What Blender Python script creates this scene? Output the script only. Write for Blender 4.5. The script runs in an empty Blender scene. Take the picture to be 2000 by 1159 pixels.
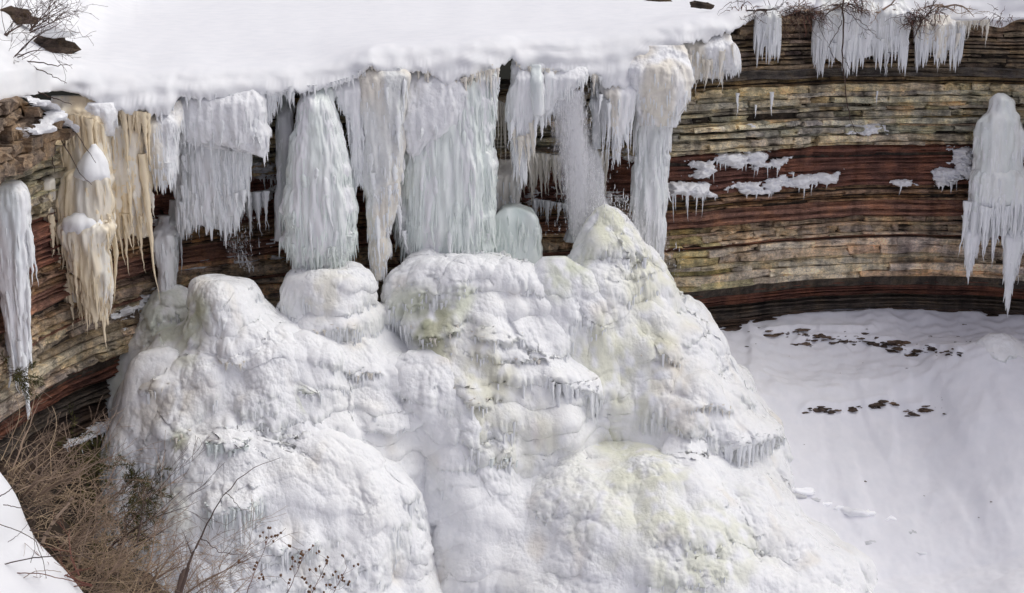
import bpy, math, random
import numpy as np

# ------------------------------------------------------------------ camera, sky, sun, exposure
scene = bpy.context.scene
COL = scene.collection
CAMZ = 7.2
PITCH = math.radians(15.0)
FPX = 3000.0                      # focal length in photo pixels (2000 px wide)
cam_data = bpy.data.cameras.new("camera")
cam = bpy.data.objects.new("camera", cam_data)
COL.objects.link(cam)
cam.location = (0, 0, CAMZ)
cam.rotation_euler = (math.radians(90) - PITCH, 0, 0)
cam_data.sensor_width = 36.0
cam_data.lens = 36.0 * FPX / 2000.0
cam_data.clip_start = 0.2
cam_data.clip_end = 1000
scene.camera = cam

SUN_EL, SUN_AZ = math.radians(57), math.radians(82)   # compass style: direction the light comes from
world = bpy.data.worlds.new("World")
scene.world = world
world.use_nodes = True
wn, wl = world.node_tree.nodes, world.node_tree.links
wn.clear()
wout = wn.new("ShaderNodeOutputWorld")
wbg = wn.new("ShaderNodeBackground")
wbg.inputs["Strength"].default_value = 0.15
sky = wn.new("ShaderNodeTexSky")
sky.sky_type = 'NISHITA'
sky.sun_disc = False
sky.sun_elevation = SUN_EL
sky.sun_rotation = SUN_AZ
sky.dust_density = 4.0
sky.air_density = 1.0
sky.ozone_density = 1.0
whs = wn.new("ShaderNodeHueSaturation")     # thin overcast: the blue is mostly veiled
whs.inputs["Saturation"].default_value = 0.38
whs.inputs["Hue"].default_value = 0.557
wl.new(sky.outputs[0], whs.inputs["Color"])
wl.new(whs.outputs[0], wbg.inputs["Color"])
wl.new(wbg.outputs[0], wout.inputs["Surface"])

sun_d = bpy.data.lights.new("sun", 'SUN')
sun_d.energy = 0.5

sun_d.angle = math.radians(75)
sun_d.color = (1.0, 0.95, 0.88)
sun = bpy.data.objects.new("sun", sun_d)
COL.objects.link(sun)
sdir = np.array([math.sin(SUN_AZ) * math.cos(SUN_EL), math.cos(SUN_AZ) * math.cos(SUN_EL), math.sin(SUN_EL)])
from mathutils import Vector
sun.rotation_euler = Vector(tuple(-sdir)).to_track_quat('-Z', 'Y').to_euler()
sun.location = tuple(sdir * 80)

scene.view_settings.view_transform = 'Standard'
scene.view_settings.look = 'None'
scene.view_settings.exposure = 0.02
scene.view_settings.gamma = 1.0
scene.view_settings.use_curve_mapping = False
scene.render.engine = 'CYCLES'
scene.cycles.use_denoising = True
scene.cycles.max_bounces = 8
scene.cycles.diffuse_bounces = 5
scene.cycles.volume_bounces = 2
scene.cycles.transparent_max_bounces = 16

# ------------------------------------------------------------------ helpers
rng = np.random.default_rng(7)
random.seed(7)
CP, SP_ = math.cos(PITCH), math.sin(PITCH)


def P(px, py, Y):
    """the place in the world at distance Y that the photograph shows at (px, py)"""
    px = np.asarray(px, float); py = np.asarray(py, float); Y = np.asarray(Y, float)
    k = (579.5 - py) / FPX
    dy = CP + k * SP_
    dz = -SP_ + k * CP
    return np.stack(np.broadcast_arrays((px - 1000) / FPX * Y / dy, Y, CAMZ + Y * dz / dy), -1)


def interp(x, pts, col=1):
    pts = np.asarray(pts, float)
    return np.interp(x, pts[:, 0], pts[:, col])


def smooth(x):
    x = np.clip(x, 0, 1)
    return x * x * (3 - 2 * x)


def _h(ix, iy, iz, seed):
    h = (ix.astype(np.int64) * 374761393 + iy.astype(np.int64) * 668265263 + iz.astype(np.int64) * 2147483647 + seed * 144665) & 0xffffffff
    h = ((h ^ (h >> 13)) * 1274126177) & 0xffffffff
    h = ((h ^ (h >> 16)) * 2246822519) & 0xffffffff
    return (h ^ (h >> 15)) & 0xffffffff


_G = np.array([(1,1,0),(-1,1,0),(1,-1,0),(-1,-1,0),(1,0,1),(-1,0,1),(1,0,-1),(-1,0,-1),(0,1,1),(0,-1,1),(0,1,-1),(0,-1,-1),(1,1,0),(-1,1,0),(0,-1,1),(0,-1,-1)], float)


def pn(p, f=1.0, seed=0):
    """gradient noise, about -1..1"""
    p = np.asarray(p, float) * f + seed * 13.37
    i = np.floor(p).astype(np.int64)
    q = p - i
    w = q * q * q * (q * (q * 6 - 15) + 10)
    out = 0
    for a in (0, 1):
        for b in (0, 1):
            for c in (0, 1):
                g = _G[_h(i[..., 0] + a, i[..., 1] + b, i[..., 2] + c, seed) & 15]
                d = g[..., 0] * (q[..., 0] - a) + g[..., 1] * (q[..., 1] - b) + g[..., 2] * (q[..., 2] - c)
                wt = (w[..., 0] if a else 1 - w[..., 0]) * (w[..., 1] if b else 1 - w[..., 1]) * (w[..., 2] if c else 1 - w[..., 2])
                out = out + d * wt
    return out


def fbm(p, f=1.0, o=3, seed=0, gain=0.5):
    s, a = 0, 1.0
    for k in range(o):
        s = s + a * pn(p, f * 2 ** k, seed + k)
        a *= gain
    return s


def worley(p, f=1.0, seed=0):
    """distance to the nearest feature point"""
    p = np.asarray(p, float) * f
    i = np.floor(p).astype(np.int64)
    best = np.full(p.shape[:-1], 9.0)
    for a in (-1, 0, 1):
        for b in (-1, 0, 1):
            for c in (-1, 0, 1):
                x, y, z = i[..., 0] + a, i[..., 1] + b, i[..., 2] + c
                h = _h(x, y, z, seed)
                dx = x + (h & 1023) / 1023.0 - p[..., 0]
                dy = y + ((h >> 10) & 1023) / 1023.0 - p[..., 1]
                dz = z + ((h >> 20) & 1023) / 1023.0 - p[..., 2]
                best = np.minimum(best, dx * dx + dy * dy + dz * dz)
    return np.sqrt(best)


def lumps(p, f, seed=0):
    """rounded cauliflower knobs, 0..1"""
    d = worley(p, f, seed)
    return np.sqrt(np.clip(1 - (d / 0.95) ** 2, 0, 1))


def tag(o, label=None, cat=None, group=None, kind=None):
    for k, v in (("label", label), ("category", cat), ("group", group), ("kind", kind)):
        if v:
            o[k] = v
    return o


def empty(name, loc, label=None, cat=None, group=None, kind=None):
    o = bpy.data.objects.new(name, None)
    COL.objects.link(o)
    o.location = tuple(float(v) for v in loc)
    o.empty_display_size = 0.2
    return tag(o, label, cat, group, kind)


def worldloc(o):
    v = np.zeros(3)
    while o is not None:
        v += np.array(o.location)
        o = o.parent
    return v


def mk(name, V, F, mat, parent=None, tint=None, smooth_=True):
    """V (n,3) in world space, F list/array of quads or tris (or a list of several arrays)"""
    V = np.asarray(V, float).reshape(-1, 3)
    if parent is not None:
        V = V - worldloc(parent)
    me = bpy.data.meshes.new(name)
    fl = F if isinstance(F, list) and len(F) and isinstance(F[0], np.ndarray) else [np.asarray(F)]
    fl = [np.asarray(f, dtype=np.int32) for f in fl if len(f)]
    me.vertices.add(len(V))
    me.vertices.foreach_set("co", V.astype(np.float32).ravel())
    nl = sum(f.size for f in fl)
    npoly = sum(len(f) for f in fl)
    me.loops.add(nl)
    me.loops.foreach_set("vertex_index", np.concatenate([f.ravel() for f in fl]))
    me.polygons.add(npoly)
    sizes = np.concatenate([np.full(len(f), f.shape[1]) for f in fl])
    me.polygons.foreach_set("loop_start", np.concatenate([[0], np.cumsum(sizes)[:-1]]).astype(np.int32))
    me.polygons.foreach_set("use_smooth", np.full(npoly, smooth_))
    me.update(calc_edges=True)
    me.validate()
    if tint is not None:
        t = np.ones((len(V), 4), np.float32)
        t[:, :3] = np.asarray(tint)
        at = me.color_attributes.new("tint", 'FLOAT_COLOR', 'POINT')
        at.data.foreach_set("color", t.ravel())
    me.materials.append(mat)
    o = bpy.data.objects.new(name, me)
    COL.objects.link(o)
    if parent is not None:
        o.parent = parent
    return o


def grid_faces(nr, nc, wrap=False, base=0):
    r = np.arange(nr - 1)[:, None]
    c = np.arange(nc if wrap else nc - 1)[None, :]
    c2 = (c + 1) % nc
    a = r * nc + c; b = r * nc + c2; d = (r + 1) * nc + c2; e = (r + 1) * nc + c
    return np.stack([a, b, d, e], -1).reshape(-1, 4) + base


def grid_normals(G, wrap):
    """unit normals of a (rows, cols, 3) grid"""
    if wrap:
        dc = np.roll(G, -1, 1) - np.roll(G, 1, 1)
    else:
        dc = np.gradient(G, axis=1)
    dr = np.gradient(G, axis=0)
    n = np.cross(dc, dr)
    l = np.linalg.norm(n, axis=-1, keepdims=True)
    return n / np.maximum(l, 1e-9)


def tubes(paths, sides=5):
    """paths: list of (pts (n,3), radii (n,)); one V/F pair for all"""
    Vs, Fs, base = [], [], 0
    for pts, rad in paths:
        pts = np.asarray(pts, float); rad = np.asarray(rad, float)
        n = len(pts)
        t = np.gradient(pts, axis=0)
        t /= np.maximum(np.linalg.norm(t, axis=1, keepdims=True), 1e-9)
        up = np.where(np.abs(t[:, 2:3]) > 0.8, np.array([[1.0, 0, 0]]), np.array([[0, 0, 1.0]]))
        u = np.cross(t, up); u /= np.maximum(np.linalg.norm(u, axis=1, keepdims=True), 1e-9)
        v = np.cross(t, u)
        a = np.arange(sides) / sides * 2 * np.pi
        V = pts[:, None] + rad[:, None, None] * (np.cos(a)[None, :, None] * u[:, None] + np.sin(a)[None, :, None] * v[:, None])
        Vs.append(V.reshape(-1, 3))
        Fs.append(grid_faces(n, sides, True, base))
        base += n * sides
    return np.concatenate(Vs), np.concatenate(Fs)


# ------------------------------------------------------------------ materials
def new_mat(name):
    m = bpy.data.materials.new(name)
    m.use_nodes = True
    n, l = m.node_tree.nodes, m.node_tree.links
    return m, n, l, n["Principled BSDF"]


def tex_coord(n, l, scale):
    tc = n.new("ShaderNodeNewGeometry")
    mp = n.new("ShaderNodeMapping")
    mp.inputs["Scale"].default_value = scale
    l.new(tc.outputs["Position"], mp.inputs["Vector"])
    return mp.outputs["Vector"]


def noise(n, l, vec, scale, detail=4, rough=0.55):
    t = n.new("ShaderNodeTexNoise")
    t.inputs["Scale"].default_value = scale
    t.inputs["Detail"].default_value = detail
    t.inputs["Roughness"].default_value = rough
    l.new(vec, t.inputs["Vector"])
    return t.outputs["Fac"]


def ramp(n, l, fac, stops):
    r = n.new("ShaderNodeValToRGB")
    e = r.color_ramp.elements
    while len(e) < len(stops):
        e.new(0.5)
    for k, (p, c) in enumerate(stops):
        e[k].position = p
        e[k].color = (*c, 1) if len(c) == 3 else c
    l.new(fac, r.inputs["Fac"])
    return r.outputs["Color"]


def mult(n, l, a, b, fac=1.0):
    m = n.new("ShaderNodeMix")
    m.data_type = 'RGBA'
    m.blend_type = 'MULTIPLY'
    m.inputs["Factor"].default_value = fac
    l.new(a, m.inputs["A"]); l.new(b, m.inputs["B"])
    return m.outputs["Result"]


def bump(n, l, h, strength, dist, prev=None):
    b = n.new("ShaderNodeBump")
    b.inputs["Strength"].default_value = strength
    b.inputs["Distance"].default_value = dist
    l.new(h, b.inputs["Height"])
    if prev is not None:
        l.new(prev, b.inputs["Normal"])
    return b.outputs["Normal"]


def attr(n, name="tint"):
    a = n.new("ShaderNodeAttribute")
    a.attribute_name = name
    return a.outputs["Color"]


def ice_material(name, scale_z, rough, sss, spec=0.4, grain=9.0, gs=0.5, base=None, knobs=False):
    m, n, l, b = new_mat(name)
    vec = tex_coord(n, l, (1, 1, scale_z))
    f1 = noise(n, l, vec, grain, 6, 0.6)
    f2 = noise(n, l, vec, grain * 0.28, 4)
    c = ramp(n, l, f2, [(0.3, (0.93, 0.94, 0.95)), (0.7, (1, 1, 1))])
    if base is None:
        col = mult(n, l, attr(n), c)
    else:
        rgb = n.new("ShaderNodeRGB"); rgb.outputs[0].default_value = (*base, 1)
        col = mult(n, l, rgb.outputs[0], c)
    l.new(col, b.inputs["Base Color"])
    if knobs:
        fr = noise(n, l, vec, 0.9, 3)
        l.new(ramp(n, l, fr, [(0.38, (0.2,) * 3), (0.6, (0.65,) * 3)]), b.inputs["Roughness"])
    else:
        b.inputs["Roughness"].default_value = rough
    b.inputs["Specular IOR Level"].default_value = spec
    if sss:
        b.inputs["Subsurface Weight"].default_value = sss
        b.inputs["Subsurface Radius"].default_value = (0.7, 1.0, 1.0)
        b.inputs["Subsurface Scale"].default_value = 0.06
    nm = bump(n, l, f1, gs, 0.06)
    if knobs:
        msk = noise(n, l, vec, 0.7, 2)
        for sc, st in ((5.5, .24), (12.0, .17)):
            v = n.new("ShaderNodeTexVoronoi")
            v.feature = 'SMOOTH_F1'
            v.inputs["Scale"].default_value = sc
            v.inputs["Smoothness"].default_value = 0.25
            l.new(vec, v.inputs["Vector"])
            mm = n.new("ShaderNodeMath"); mm.operation = 'MULTIPLY'
            mr = n.new("ShaderNodeMapRange")
            mr.inputs[1].default_value = 0.38; mr.inputs[2].default_value = 0.62; mr.inputs[3].default_value = 0.0; mr.inputs[4].default_value = -1.0
            l.new(msk, mr.inputs[0])
            l.new(v.outputs["Distance"], mm.inputs[0]); l.new(mr.outputs[0], mm.inputs[1])
            nm = bump(n, l, mm.outputs[0], st, 1.1 / sc, nm)
    l.new(nm, b.inputs["Normal"])
    return m


M_SNOW = ice_material("snow", 1.0, 0.75, 0.0, 0.15, 5.0, 0.10)
M_CRUST = ice_material("snow_crusted_ice", 0.8, 0.6, 0.0, 0.3, 11.0, 0.45, knobs=True)
M_ICE = ice_material("pale_column_ice", 0.25, 0.18, 0.0, 0.6, 10.0, 0.35)
M_WHITE = ice_material("white_icicle_ice", 0.35, 0.3, 0.0, 0.5, 14.0, 0.3, (0.89, 0.90, 0.91))
M_GREEN = ice_material("greenish_icicle_ice", 0.35, 0.25, 0.0, 0.5, 14.0, 0.3, (0.86, 0.91, 0.88))
M_TAN = ice_material("tan_icicle_ice", 0.35, 0.3, 0.0, 0.5, 14.0, 0.3, (0.83, 0.70, 0.50))
M_CREAM = ice_material("cream_icicle_ice", 0.35, 0.3, 0.0, 0.5, 14.0, 0.3, (0.84, 0.79, 0.70))


def rock_material(name, shale):
    m, n, l, b = new_mat(name)
    v1 = tex_coord(n, l, (0.5, 0.5, 7.0) if shale else (0.9, 0.9, 3.4))
    v2 = tex_coord(n, l, (1, 1, 1.5))
    lam = noise(n, l, v1, 2.2 if shale else 1.7, 8, 0.68)
    lam.node.inputs["Distortion"].default_value = 0.3 if shale else 1.3
    blot = noise(n, l, v2, 0.9, 7, 0.62)
    blot2 = noise(n, l, tex_coord(n, l, (1, 1, 0.55)), 2.6, 5, 0.6)
    grain = noise(n, l, v2, 13, 6, 0.7)
    c1 = ramp(n, l, lam, [(0.32, (0.48, 0.46, 0.45)), (0.46, (1.55, 1.55, 1.55)), (0.68, (1.95, 1.9, 1.84))])
    c2 = ramp(n, l, blot, [(0.32, (0.58, 0.58, 0.62)), (0.48, (1.0, 1.0, 1.0)), (0.60, (1.3, 1.2, 1.02)), (0.75, (1.15, 1.0, 0.86))])
    c3 = ramp(n, l, grain, [(0.3, (0.6, 0.6, 0.6)), (0.7, (1.3, 1.3, 1.3))])
    c4 = ramp(n, l, blot2, [(0.36, (0.62, 0.62, 0.62)), (0.5, (1, 1, 1)), (0.66, (1.25, 1.22, 1.18))])
    col = mult(n, l, mult(n, l, mult(n, l, attr(n), c1), c2), c3)
    if not shale:
        col = mult(n, l, col, c4)
    seep = noise(n, l, tex_coord(n, l, (1.1, 1.1, 0.10)), 1.5, 5, 0.6)          # seep stains running down the face
    col = mult(n, l, col, ramp(n, l, seep, [(0.34, (0.60, 0.58, 0.58)), (0.5, (1, 1, 1)), (0.66, (1.12, 1.1, 1.06))]))
    l.new(col, b.inputs["Base Color"])
    b.inputs["Roughness"].default_value = 0.8
    b.inputs["Specular IOR Level"].default_value = 0.25
    nm = bump(n, l, lam, 0.9, 0.14)
    if not shale:
        vo = n.new("ShaderNodeTexVoronoi")
        vo.inputs["Scale"].default_value = 3.0
        wv = n.new("ShaderNodeMix"); wv.data_type = 'RGBA'; wv.blend_type = 'LINEAR_LIGHT'; wv.inputs["Factor"].default_value = 0.16
        l.new(v2, wv.inputs["A"]); l.new(grain.node.outputs["Color"], wv.inputs["B"])
        l.new(wv.outputs["Result"], vo.inputs["Vector"])
        nm = bump(n, l, vo.outputs["Color"], 0.55, 0.07, nm)
    nm = bump(n, l, grain, 0.8, 0.05, nm)
    l.new(nm, b.inputs["Normal"])
    return m


M_ROCK = rock_material("bedded_rock", False)
M_SHALE = rock_material("laminated_shale", True)


def plain_mat(name, c1, c2, scale, rough=0.85):
    m, n, l, b = new_mat(name)
    v = tex_coord(n, l, (1, 1, 1))
    f = noise(n, l, v, scale, 5)
    l.new(ramp(n, l, f, [(0.3, c1), (0.7, c2)]), b.inputs["Base Color"])
    b.inputs["Roughness"].default_value = rough
    b.inputs["Specular IOR Level"].default_value = 0.2
    l.new(bump(n, l, f, 0.5, 0.02), b.inputs["Normal"])
    return m


M_EARTH = plain_mat("dead_leaf_earth", (0.010, 0.007, 0.005), (0.05, 0.033, 0.021), 7)
M_TWIG = plain_mat("tan_dead_twig", (0.16, 0.11, 0.08), (0.42, 0.31, 0.23), 3)
M_TWIG_DARK = plain_mat("dark_bark_twig", (0.045, 0.03, 0.025), (0.13, 0.09, 0.075), 4)
M_TWIG_RED = plain_mat("red_brown_twig", (0.12, 0.045, 0.035), (0.24, 0.12, 0.09), 4)
M_GRASS = plain_mat("dry_straw", (0.24, 0.16, 0.10), (0.56, 0.43, 0.29), 3)
M_SEED = plain_mat("brown_seed_head", (0.10, 0.055, 0.03), (0.24, 0.14, 0.085), 40)
M_CEDAR = plain_mat("olive_cedar_spray", (0.025, 0.028, 0.008), (0.11, 0.10, 0.03), 5)
def drop_material():
    m, n, l, b = new_mat("falling_water_drop")
    d = n.new("ShaderNodeBsdfDiffuse"); d.inputs["Color"].default_value = (.95, .95, .97, 1)
    t = n.new("ShaderNodeBsdfTranslucent"); t.inputs["Color"].default_value = (.95, .95, .97, 1)
    x = n.new("ShaderNodeMixShader"); x.inputs[0].default_value = .5
    l.new(d.outputs[0], x.inputs[1]); l.new(t.outputs[0], x.inputs[2])
    l.new(x.outputs[0], n["Material Output"].inputs["Surface"])
    return m


M_DROP = drop_material()

# ------------------------------------------------------------------ plan of the place
CLIFF = [(-700, 33), (-450, 38), (-220, 43.5), (-60, 48.5), (0, 51), (100, 54.5), (200, 57.6), (280, 59.8), (400, 61.2), (600, 63), (900, 65), (1200, 67.2),
         (1300, 66.6), (1400, 67.6), (1500, 69), (1700, 70.4), (1850, 70.4), (2000, 69.6), (2150, 68), (2400, 64), (2700, 58)]
LIP = [  # px, py of the lower edge of the snow, height of the snow face in px, distance
    (-420, 212, 60, 37), (-260, 212, 60, 41.7), (-120, 208, 60, 46.2), (0, 203, 62, 50.2), (60, 190, 55, 52.6), (100, 182, 55, 55), (150, 190, 55, 55.8), (192, 198, 55, 56.0), (205, 212, 66, 56.0), (260, 217, 72, 56.2), (325, 219, 74, 56.6),
    (338, 212, 70, 56.9), (345, 186, 50, 57.2), (400, 186, 52, 57.5), (470, 190, 54, 58.1), (520, 180, 48, 58.5), (550, 170, 40, 58.8), (590, 172, 42, 59.1), (640, 168, 44, 59.4),
    (690, 152, 48, 59.8), (716, 132, 44, 60.1), (726, 132, 44, 60.2), (745, 144, 54, 60.3), (785, 142, 54, 60.6), (805, 132, 46, 60.8), (825, 138, 52, 60.85), (850, 146, 60, 60.9), (875, 160, 74, 60.9), (892, 162, 76, 61.05), (925, 146, 68, 61.2), (968, 126, 54, 61.8), (1000, 106, 44, 62.6), (1012, 132, 52, 62.4),
    (1060, 138, 60, 62.7), (1140, 140, 64, 63.2), (1160, 150, 76, 63.4), (1230, 172, 112, 64.0), (1245, 150, 95, 64.2), (1270, 112, 60, 64.6), (1330, 84, 44, 65.2), (1400, 66, 34, 66.2),
    (1436, 54, 34, 66.9), (1470, 36, 26, 68.0), (1520, 34, 26, 68.7), (1560, 26, 26, 69.2), (1620, 30, 26, 69.6), (1700, 30, 26, 69.9), (1790, 40, 30, 69.9), (1900, 52, 36, 69.7), (1960, 54, 36, 69.4), (1985, 40, 26, 69.2),
    (2100, 40, 26, 68.2), (2300, 40, 26, 65), (2600, 40, 26, 59)]


def ylip(px):
    return interp(px, LIP, 3)


class Plan:
    """cliff line as a curve in plan: s (metres along it) -> point and normal towards the open gorge"""
    def __init__(self):
        px = np.linspace(CLIFF[0][0], CLIFF[-1][0], 700)
        Y = interp(px, CLIFF)
        k = np.ones(41) / 41
        Y = np.convolve(np.pad(Y, 20, mode='edge'), k, mode='valid')
        p = P(px, np.full_like(px, 350.0), Y)
        self.x, self.y, self.px = p[:, 0], p[:, 1], px
        self.s = np.concatenate([[0], np.cumsum(np.hypot(np.diff(self.x), np.diff(self.y)))])
        tx, ty = np.gradient(self.x, self.s), np.gradient(self.y, self.s)
        L = np.hypot(tx, ty)
        self.nx, self.ny = ty / L, -tx / L

    def at(self, s, off=0.0):
        x = np.interp(s, self.s, self.x) + off * np.interp(s, self.s, self.nx)
        y = np.interp(s, self.s, self.y) + off * np.interp(s, self.s, self.ny)
        return x, y

    def s_of(self, px):
        return np.interp(px, self.px, self.s)


PLAN = Plan()


def z_at(py, Y=70.2):
    return float(P(0, py, Y)[2])


# ------------------------------------------------------------------ snow field above the falls, with its cornice
def build_snow_field():
    lip = np.array(LIP, float)
    # sample by pixel column with a dense even spacing
    px = np.linspace(-420, 2600, 1500)
    py = np.interp(px, lip[:, 0], lip[:, 1]); fh = np.interp(px, lip[:, 0], lip[:, 2]); Y = np.interp(px, lip[:, 0], lip[:, 3])
    ker = np.hanning(15)[1:-1]; ker /= ker.sum()
    py, fh, Y = [np.convolve(np.pad(a_, 6, mode='edge'), ker, mode='valid') for a_ in (py, fh, Y)]
    bot = P(px, py, Y)
    top = P(px, py - fh, Y)
    zb, zt = bot[:, 2], top[:, 2]
    X0 = bot[:, 0]
    h = zt - zb
    wide = np.hanning(263); wide /= wide.sum()
    far = lambda a: np.convolve(np.pad(a, 131, mode='edge'), wide, mode='valid')
    mid = np.hanning(75); mid /= mid.sum()
    near = lambda a: np.convolve(np.pad(a, 37, mode='edge'), mid, mode='valid')
    Xf, Yf, zf = far(X0), far(Y), far(zt)
    zn = near(zt)
    prof = [(95, None), (70, None), (45, None), (30, None), (20, None), (13, None), (9, None), (6, None), (4, None), (2.8, None), (2.0, -0.01), (1.6, -.03), (1.3, -.06), (1.05, -0.10), (0.85, -0.15), (0.68, -0.21),
            (0.52, -0.28), (0.38, -0.37), (0.26, -0.46), (0.17, -0.55), (0.10, -0.64), (0.05, -0.72), (0.01, -0.80), (0.0, -.87), (0.03, -0.93), (0.10, -0.98), (0.25, -1.0), (0.7, -0.98), (1.3, -0.94), (2.4, -0.9)]
    rows = []
    for d, f in prof:
        bl = smooth((d - 0.3) / 3.5)
        x = (X0 * (1 - bl) + Xf * bl) * (1 + max(0.0, d - 1.0) / 58.0)
        y = Y * (1 - bl) + Yf * bl + d
        b2 = smooth((d - 0.2) / 1.2)
        ztt = (zt * (1 - b2) + zn * b2) * (1 - bl) + zf * bl
        if f is None:
            t = smooth((d - 1.4) / 14)
            # far away the surface evens out to one plane rising gently upstream
            z = ztt * (1 - t) + (0.75 + 0.004 * d) * t + h * 0.02
        else:
            z = ztt + f * h
        rows.append(np.stack([x, y, z], -1))
    G = np.array(rows)
    # banks: left bank of the stream and the right cliff-top bank
    x, y = G[..., 0], G[..., 1]
    back = smooth((y - Y[None] - 0.3) / 2.0)
    edge = -16.6 - 0.11 * np.clip(y - 57, 0, 60) + 0.6 * np.sin(y * 0.5)
    lb = smooth((edge - x) / 4.5)
    G[..., 2] += lb * (2.1 + 0.07 * np.clip(edge - x, 0, 20)) * back
    edger = 10.2 + 0.10 * np.clip(y - 66, 0, 80)
    rb = smooth((x - edger) / 2.5)
    G[..., 2] += rb * (0.5 + 1.0 * smooth((y - Y[None]) / 7)) * smooth((y - Y[None] - 0.1) / 1.2)
    # relief
    nf = smooth((y - Y[None] + 0.2) / 3.0)
    G[..., 2] += 0.10 * pn(G, 0.35, 3) * nf + 0.05 * pn(G * np.array([0.5, 1.6, 1]), 0.9, 4) * nf
    q = G * np.array([1, 1, 1.0])
    front = 1 - smooth((y - Y[None]) / 1.6)
    G[..., 1] += front * (0.26 * pn(q, 0.55, 5) + 0.12 * pn(q, 1.4, 6) + 0.07 * np.sin(q[..., 2] * 12 + 3 * pn(q, 0.4, 8)))
    G[..., 2] += front * (0.13 * pn(q * np.array([1, 0.4, 0.4]), 0.8, 9) + 0.05 * pn(q, 2.6, 10))
    fcol = np.array([0.0 if f is None else -f for _, f in prof])[:, None]
    isf = np.array([d <= 0.3 for d, _ in prof])[:, None]
    xq = np.stack([x, x * 0, x * 0], -1)
    rag = 0.34 * np.abs(pn(xq, 0.9, 13)) + 0.26 * np.abs(pn(xq, 2.7, 14)) + 0.20 * np.abs(pn(xq, 7.5, 15))
    G[..., 2] -= isf * smooth((fcol - 0.55) / 0.45) * rag * smooth((x + 16.5) / 2) * (1 - smooth((x - 9.0) / 3))
    rough = smooth((lb - 0.15) * 3) + 0.8 * smooth((rb - .1) * 3)
    G[..., 2] += rough * nf * (0.25 * pn(q, 0.9, 11) + 0.10 * pn(q, 2.5, 12))
    nr, nc = G.shape[:2]
    t = np.ones((nr * nc, 3)) * np.array([0.86, 0.86, 0.875])
    o = mk("snow_field", G[:, ::-1].reshape(-1, 3), grid_faces(nr, nc), M_SNOW, None, t)
    tag(o, "smooth snow field over the frozen river above the falls, ending in a rounded cornice", None, None, "structure")
    return o


build_snow_field()

# ------------------------------------------------------------------ cliffs: beds of single blocks and laminated shale
zone_px = [  # py top, py bottom at the deepest point, colour, bed thickness, block width, offset, kind
    (30, 62, (0.26, 0.20, 0.135), (.30, .5), (.8, 2.0), 0.10, 'b'),
    (62, 132, (0.25, 0.20, 0.15), (.07, .24), (.6, 2.6), 0.02, 'b'),
    (132, 150, (0.085, 0.075, 0.066), (.1, .16), (1, 2), -0.12, 's'),
    (150, 164, (0.20, 0.15, 0.09), (.16, .26), (1.0, 2.4), -0.02, 'b'),
    (164, 178, (0.50, 0.43, 0.29), (.30, .34), (.7, 1.8), 0.10, 'b'),
    (178, 232, (0.40, 0.375, 0.295), (.08, .26), (.6, 1.9), 0.02, 'b'),
    (232, 262, (0.385, 0.37, 0.305), (.08, .28), (.6, 2.0), 0.06, 'b'),
    (262, 282, (0.41, 0.36, 0.275), (.16, .40), (.5, 1.6), 0.06, 'b'),
    (282, 362, (0.125, 0.060, 0.046), (.05, .1), (1, 2), -0.16, 's'),
    (362, 392, (0.26, 0.175, 0.115), (.08, .18), (.6, 2.2), -0.02, 'b'),
    (392, 424, (0.175, 0.095, 0.07), (.05, .1), (1, 2), -0.06, 's'),
    (424, 440, (0.37, 0.285, 0.205), (.12, .26), (.5, 1.6), 0.04, 'b'),
    (440, 458, (0.43, 0.355, 0.27), (.24, .46), (.35, 1.1), 0.10, 'b'),
    (458, 466, (0.13, 0.07, 0.05), (.05, .1), (1, 2), -0.10, 's'),
    (466, 502, (0.41, 0.355, 0.28), (.12, .42), (.7, 2.4), 0.02, 'b'),
    (502, 542, (0.44, 0.39, 0.315), (.22, .64), (.9, 3.0), 0.05, 'b'),
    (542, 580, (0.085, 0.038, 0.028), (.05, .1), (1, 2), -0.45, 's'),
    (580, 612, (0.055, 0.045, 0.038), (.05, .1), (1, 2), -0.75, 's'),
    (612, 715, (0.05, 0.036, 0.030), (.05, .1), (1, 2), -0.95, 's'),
]
ZONES = [(z_at(a), z_at(b), *r) for a, b, *r in zone_px]


def undercut(s, z):
    """large scale overhang of the wall (metres towards the gorge)"""
    left = 1 - smooth((s - PLAN.s_of(60)) / (PLAN.s_of(240) - PLAN.s_of(60)))
    cave = smooth((s - PLAN.s_of(330)) / 2.0) * (1 - smooth((s - PLAN.s_of(1230)) / 2.0))
    o = -0.25 * left * smooth((-z - 1.9) / 0.5) - 0.35 * cave * smooth((-z - 0.6) / 1.5)
    p = np.stack([s * 0.35, z * 0.25, z * 0 + 3.3], -1)
    return o + 0.22 * pn(p, 1.0, 21)


def cliff_top(s):
    px = np.interp(s, PLAN.s, PLAN.px)
    return np.interp(px, [-60, 20, 90, 1300, 1400, 1440, 3000], [0.5, 0.3, -1.3, -0.9, -0.2, 2.0, 2.0])


def cliff_pt(s, z, off):
    z = np.minimum(z, cliff_top(s))
    x, y = PLAN.at(s, off + undercut(s, z))
    dip = 0.12 * pn(np.stack([s * 0.12, s * 0, s * 0], -1), 1, 22) + 0.05 * pn(np.stack([s * 0.7, z * 0.6, s * 0], -1), 1, 23)
    return np.stack([x, y, z + dip], -1)


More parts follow.
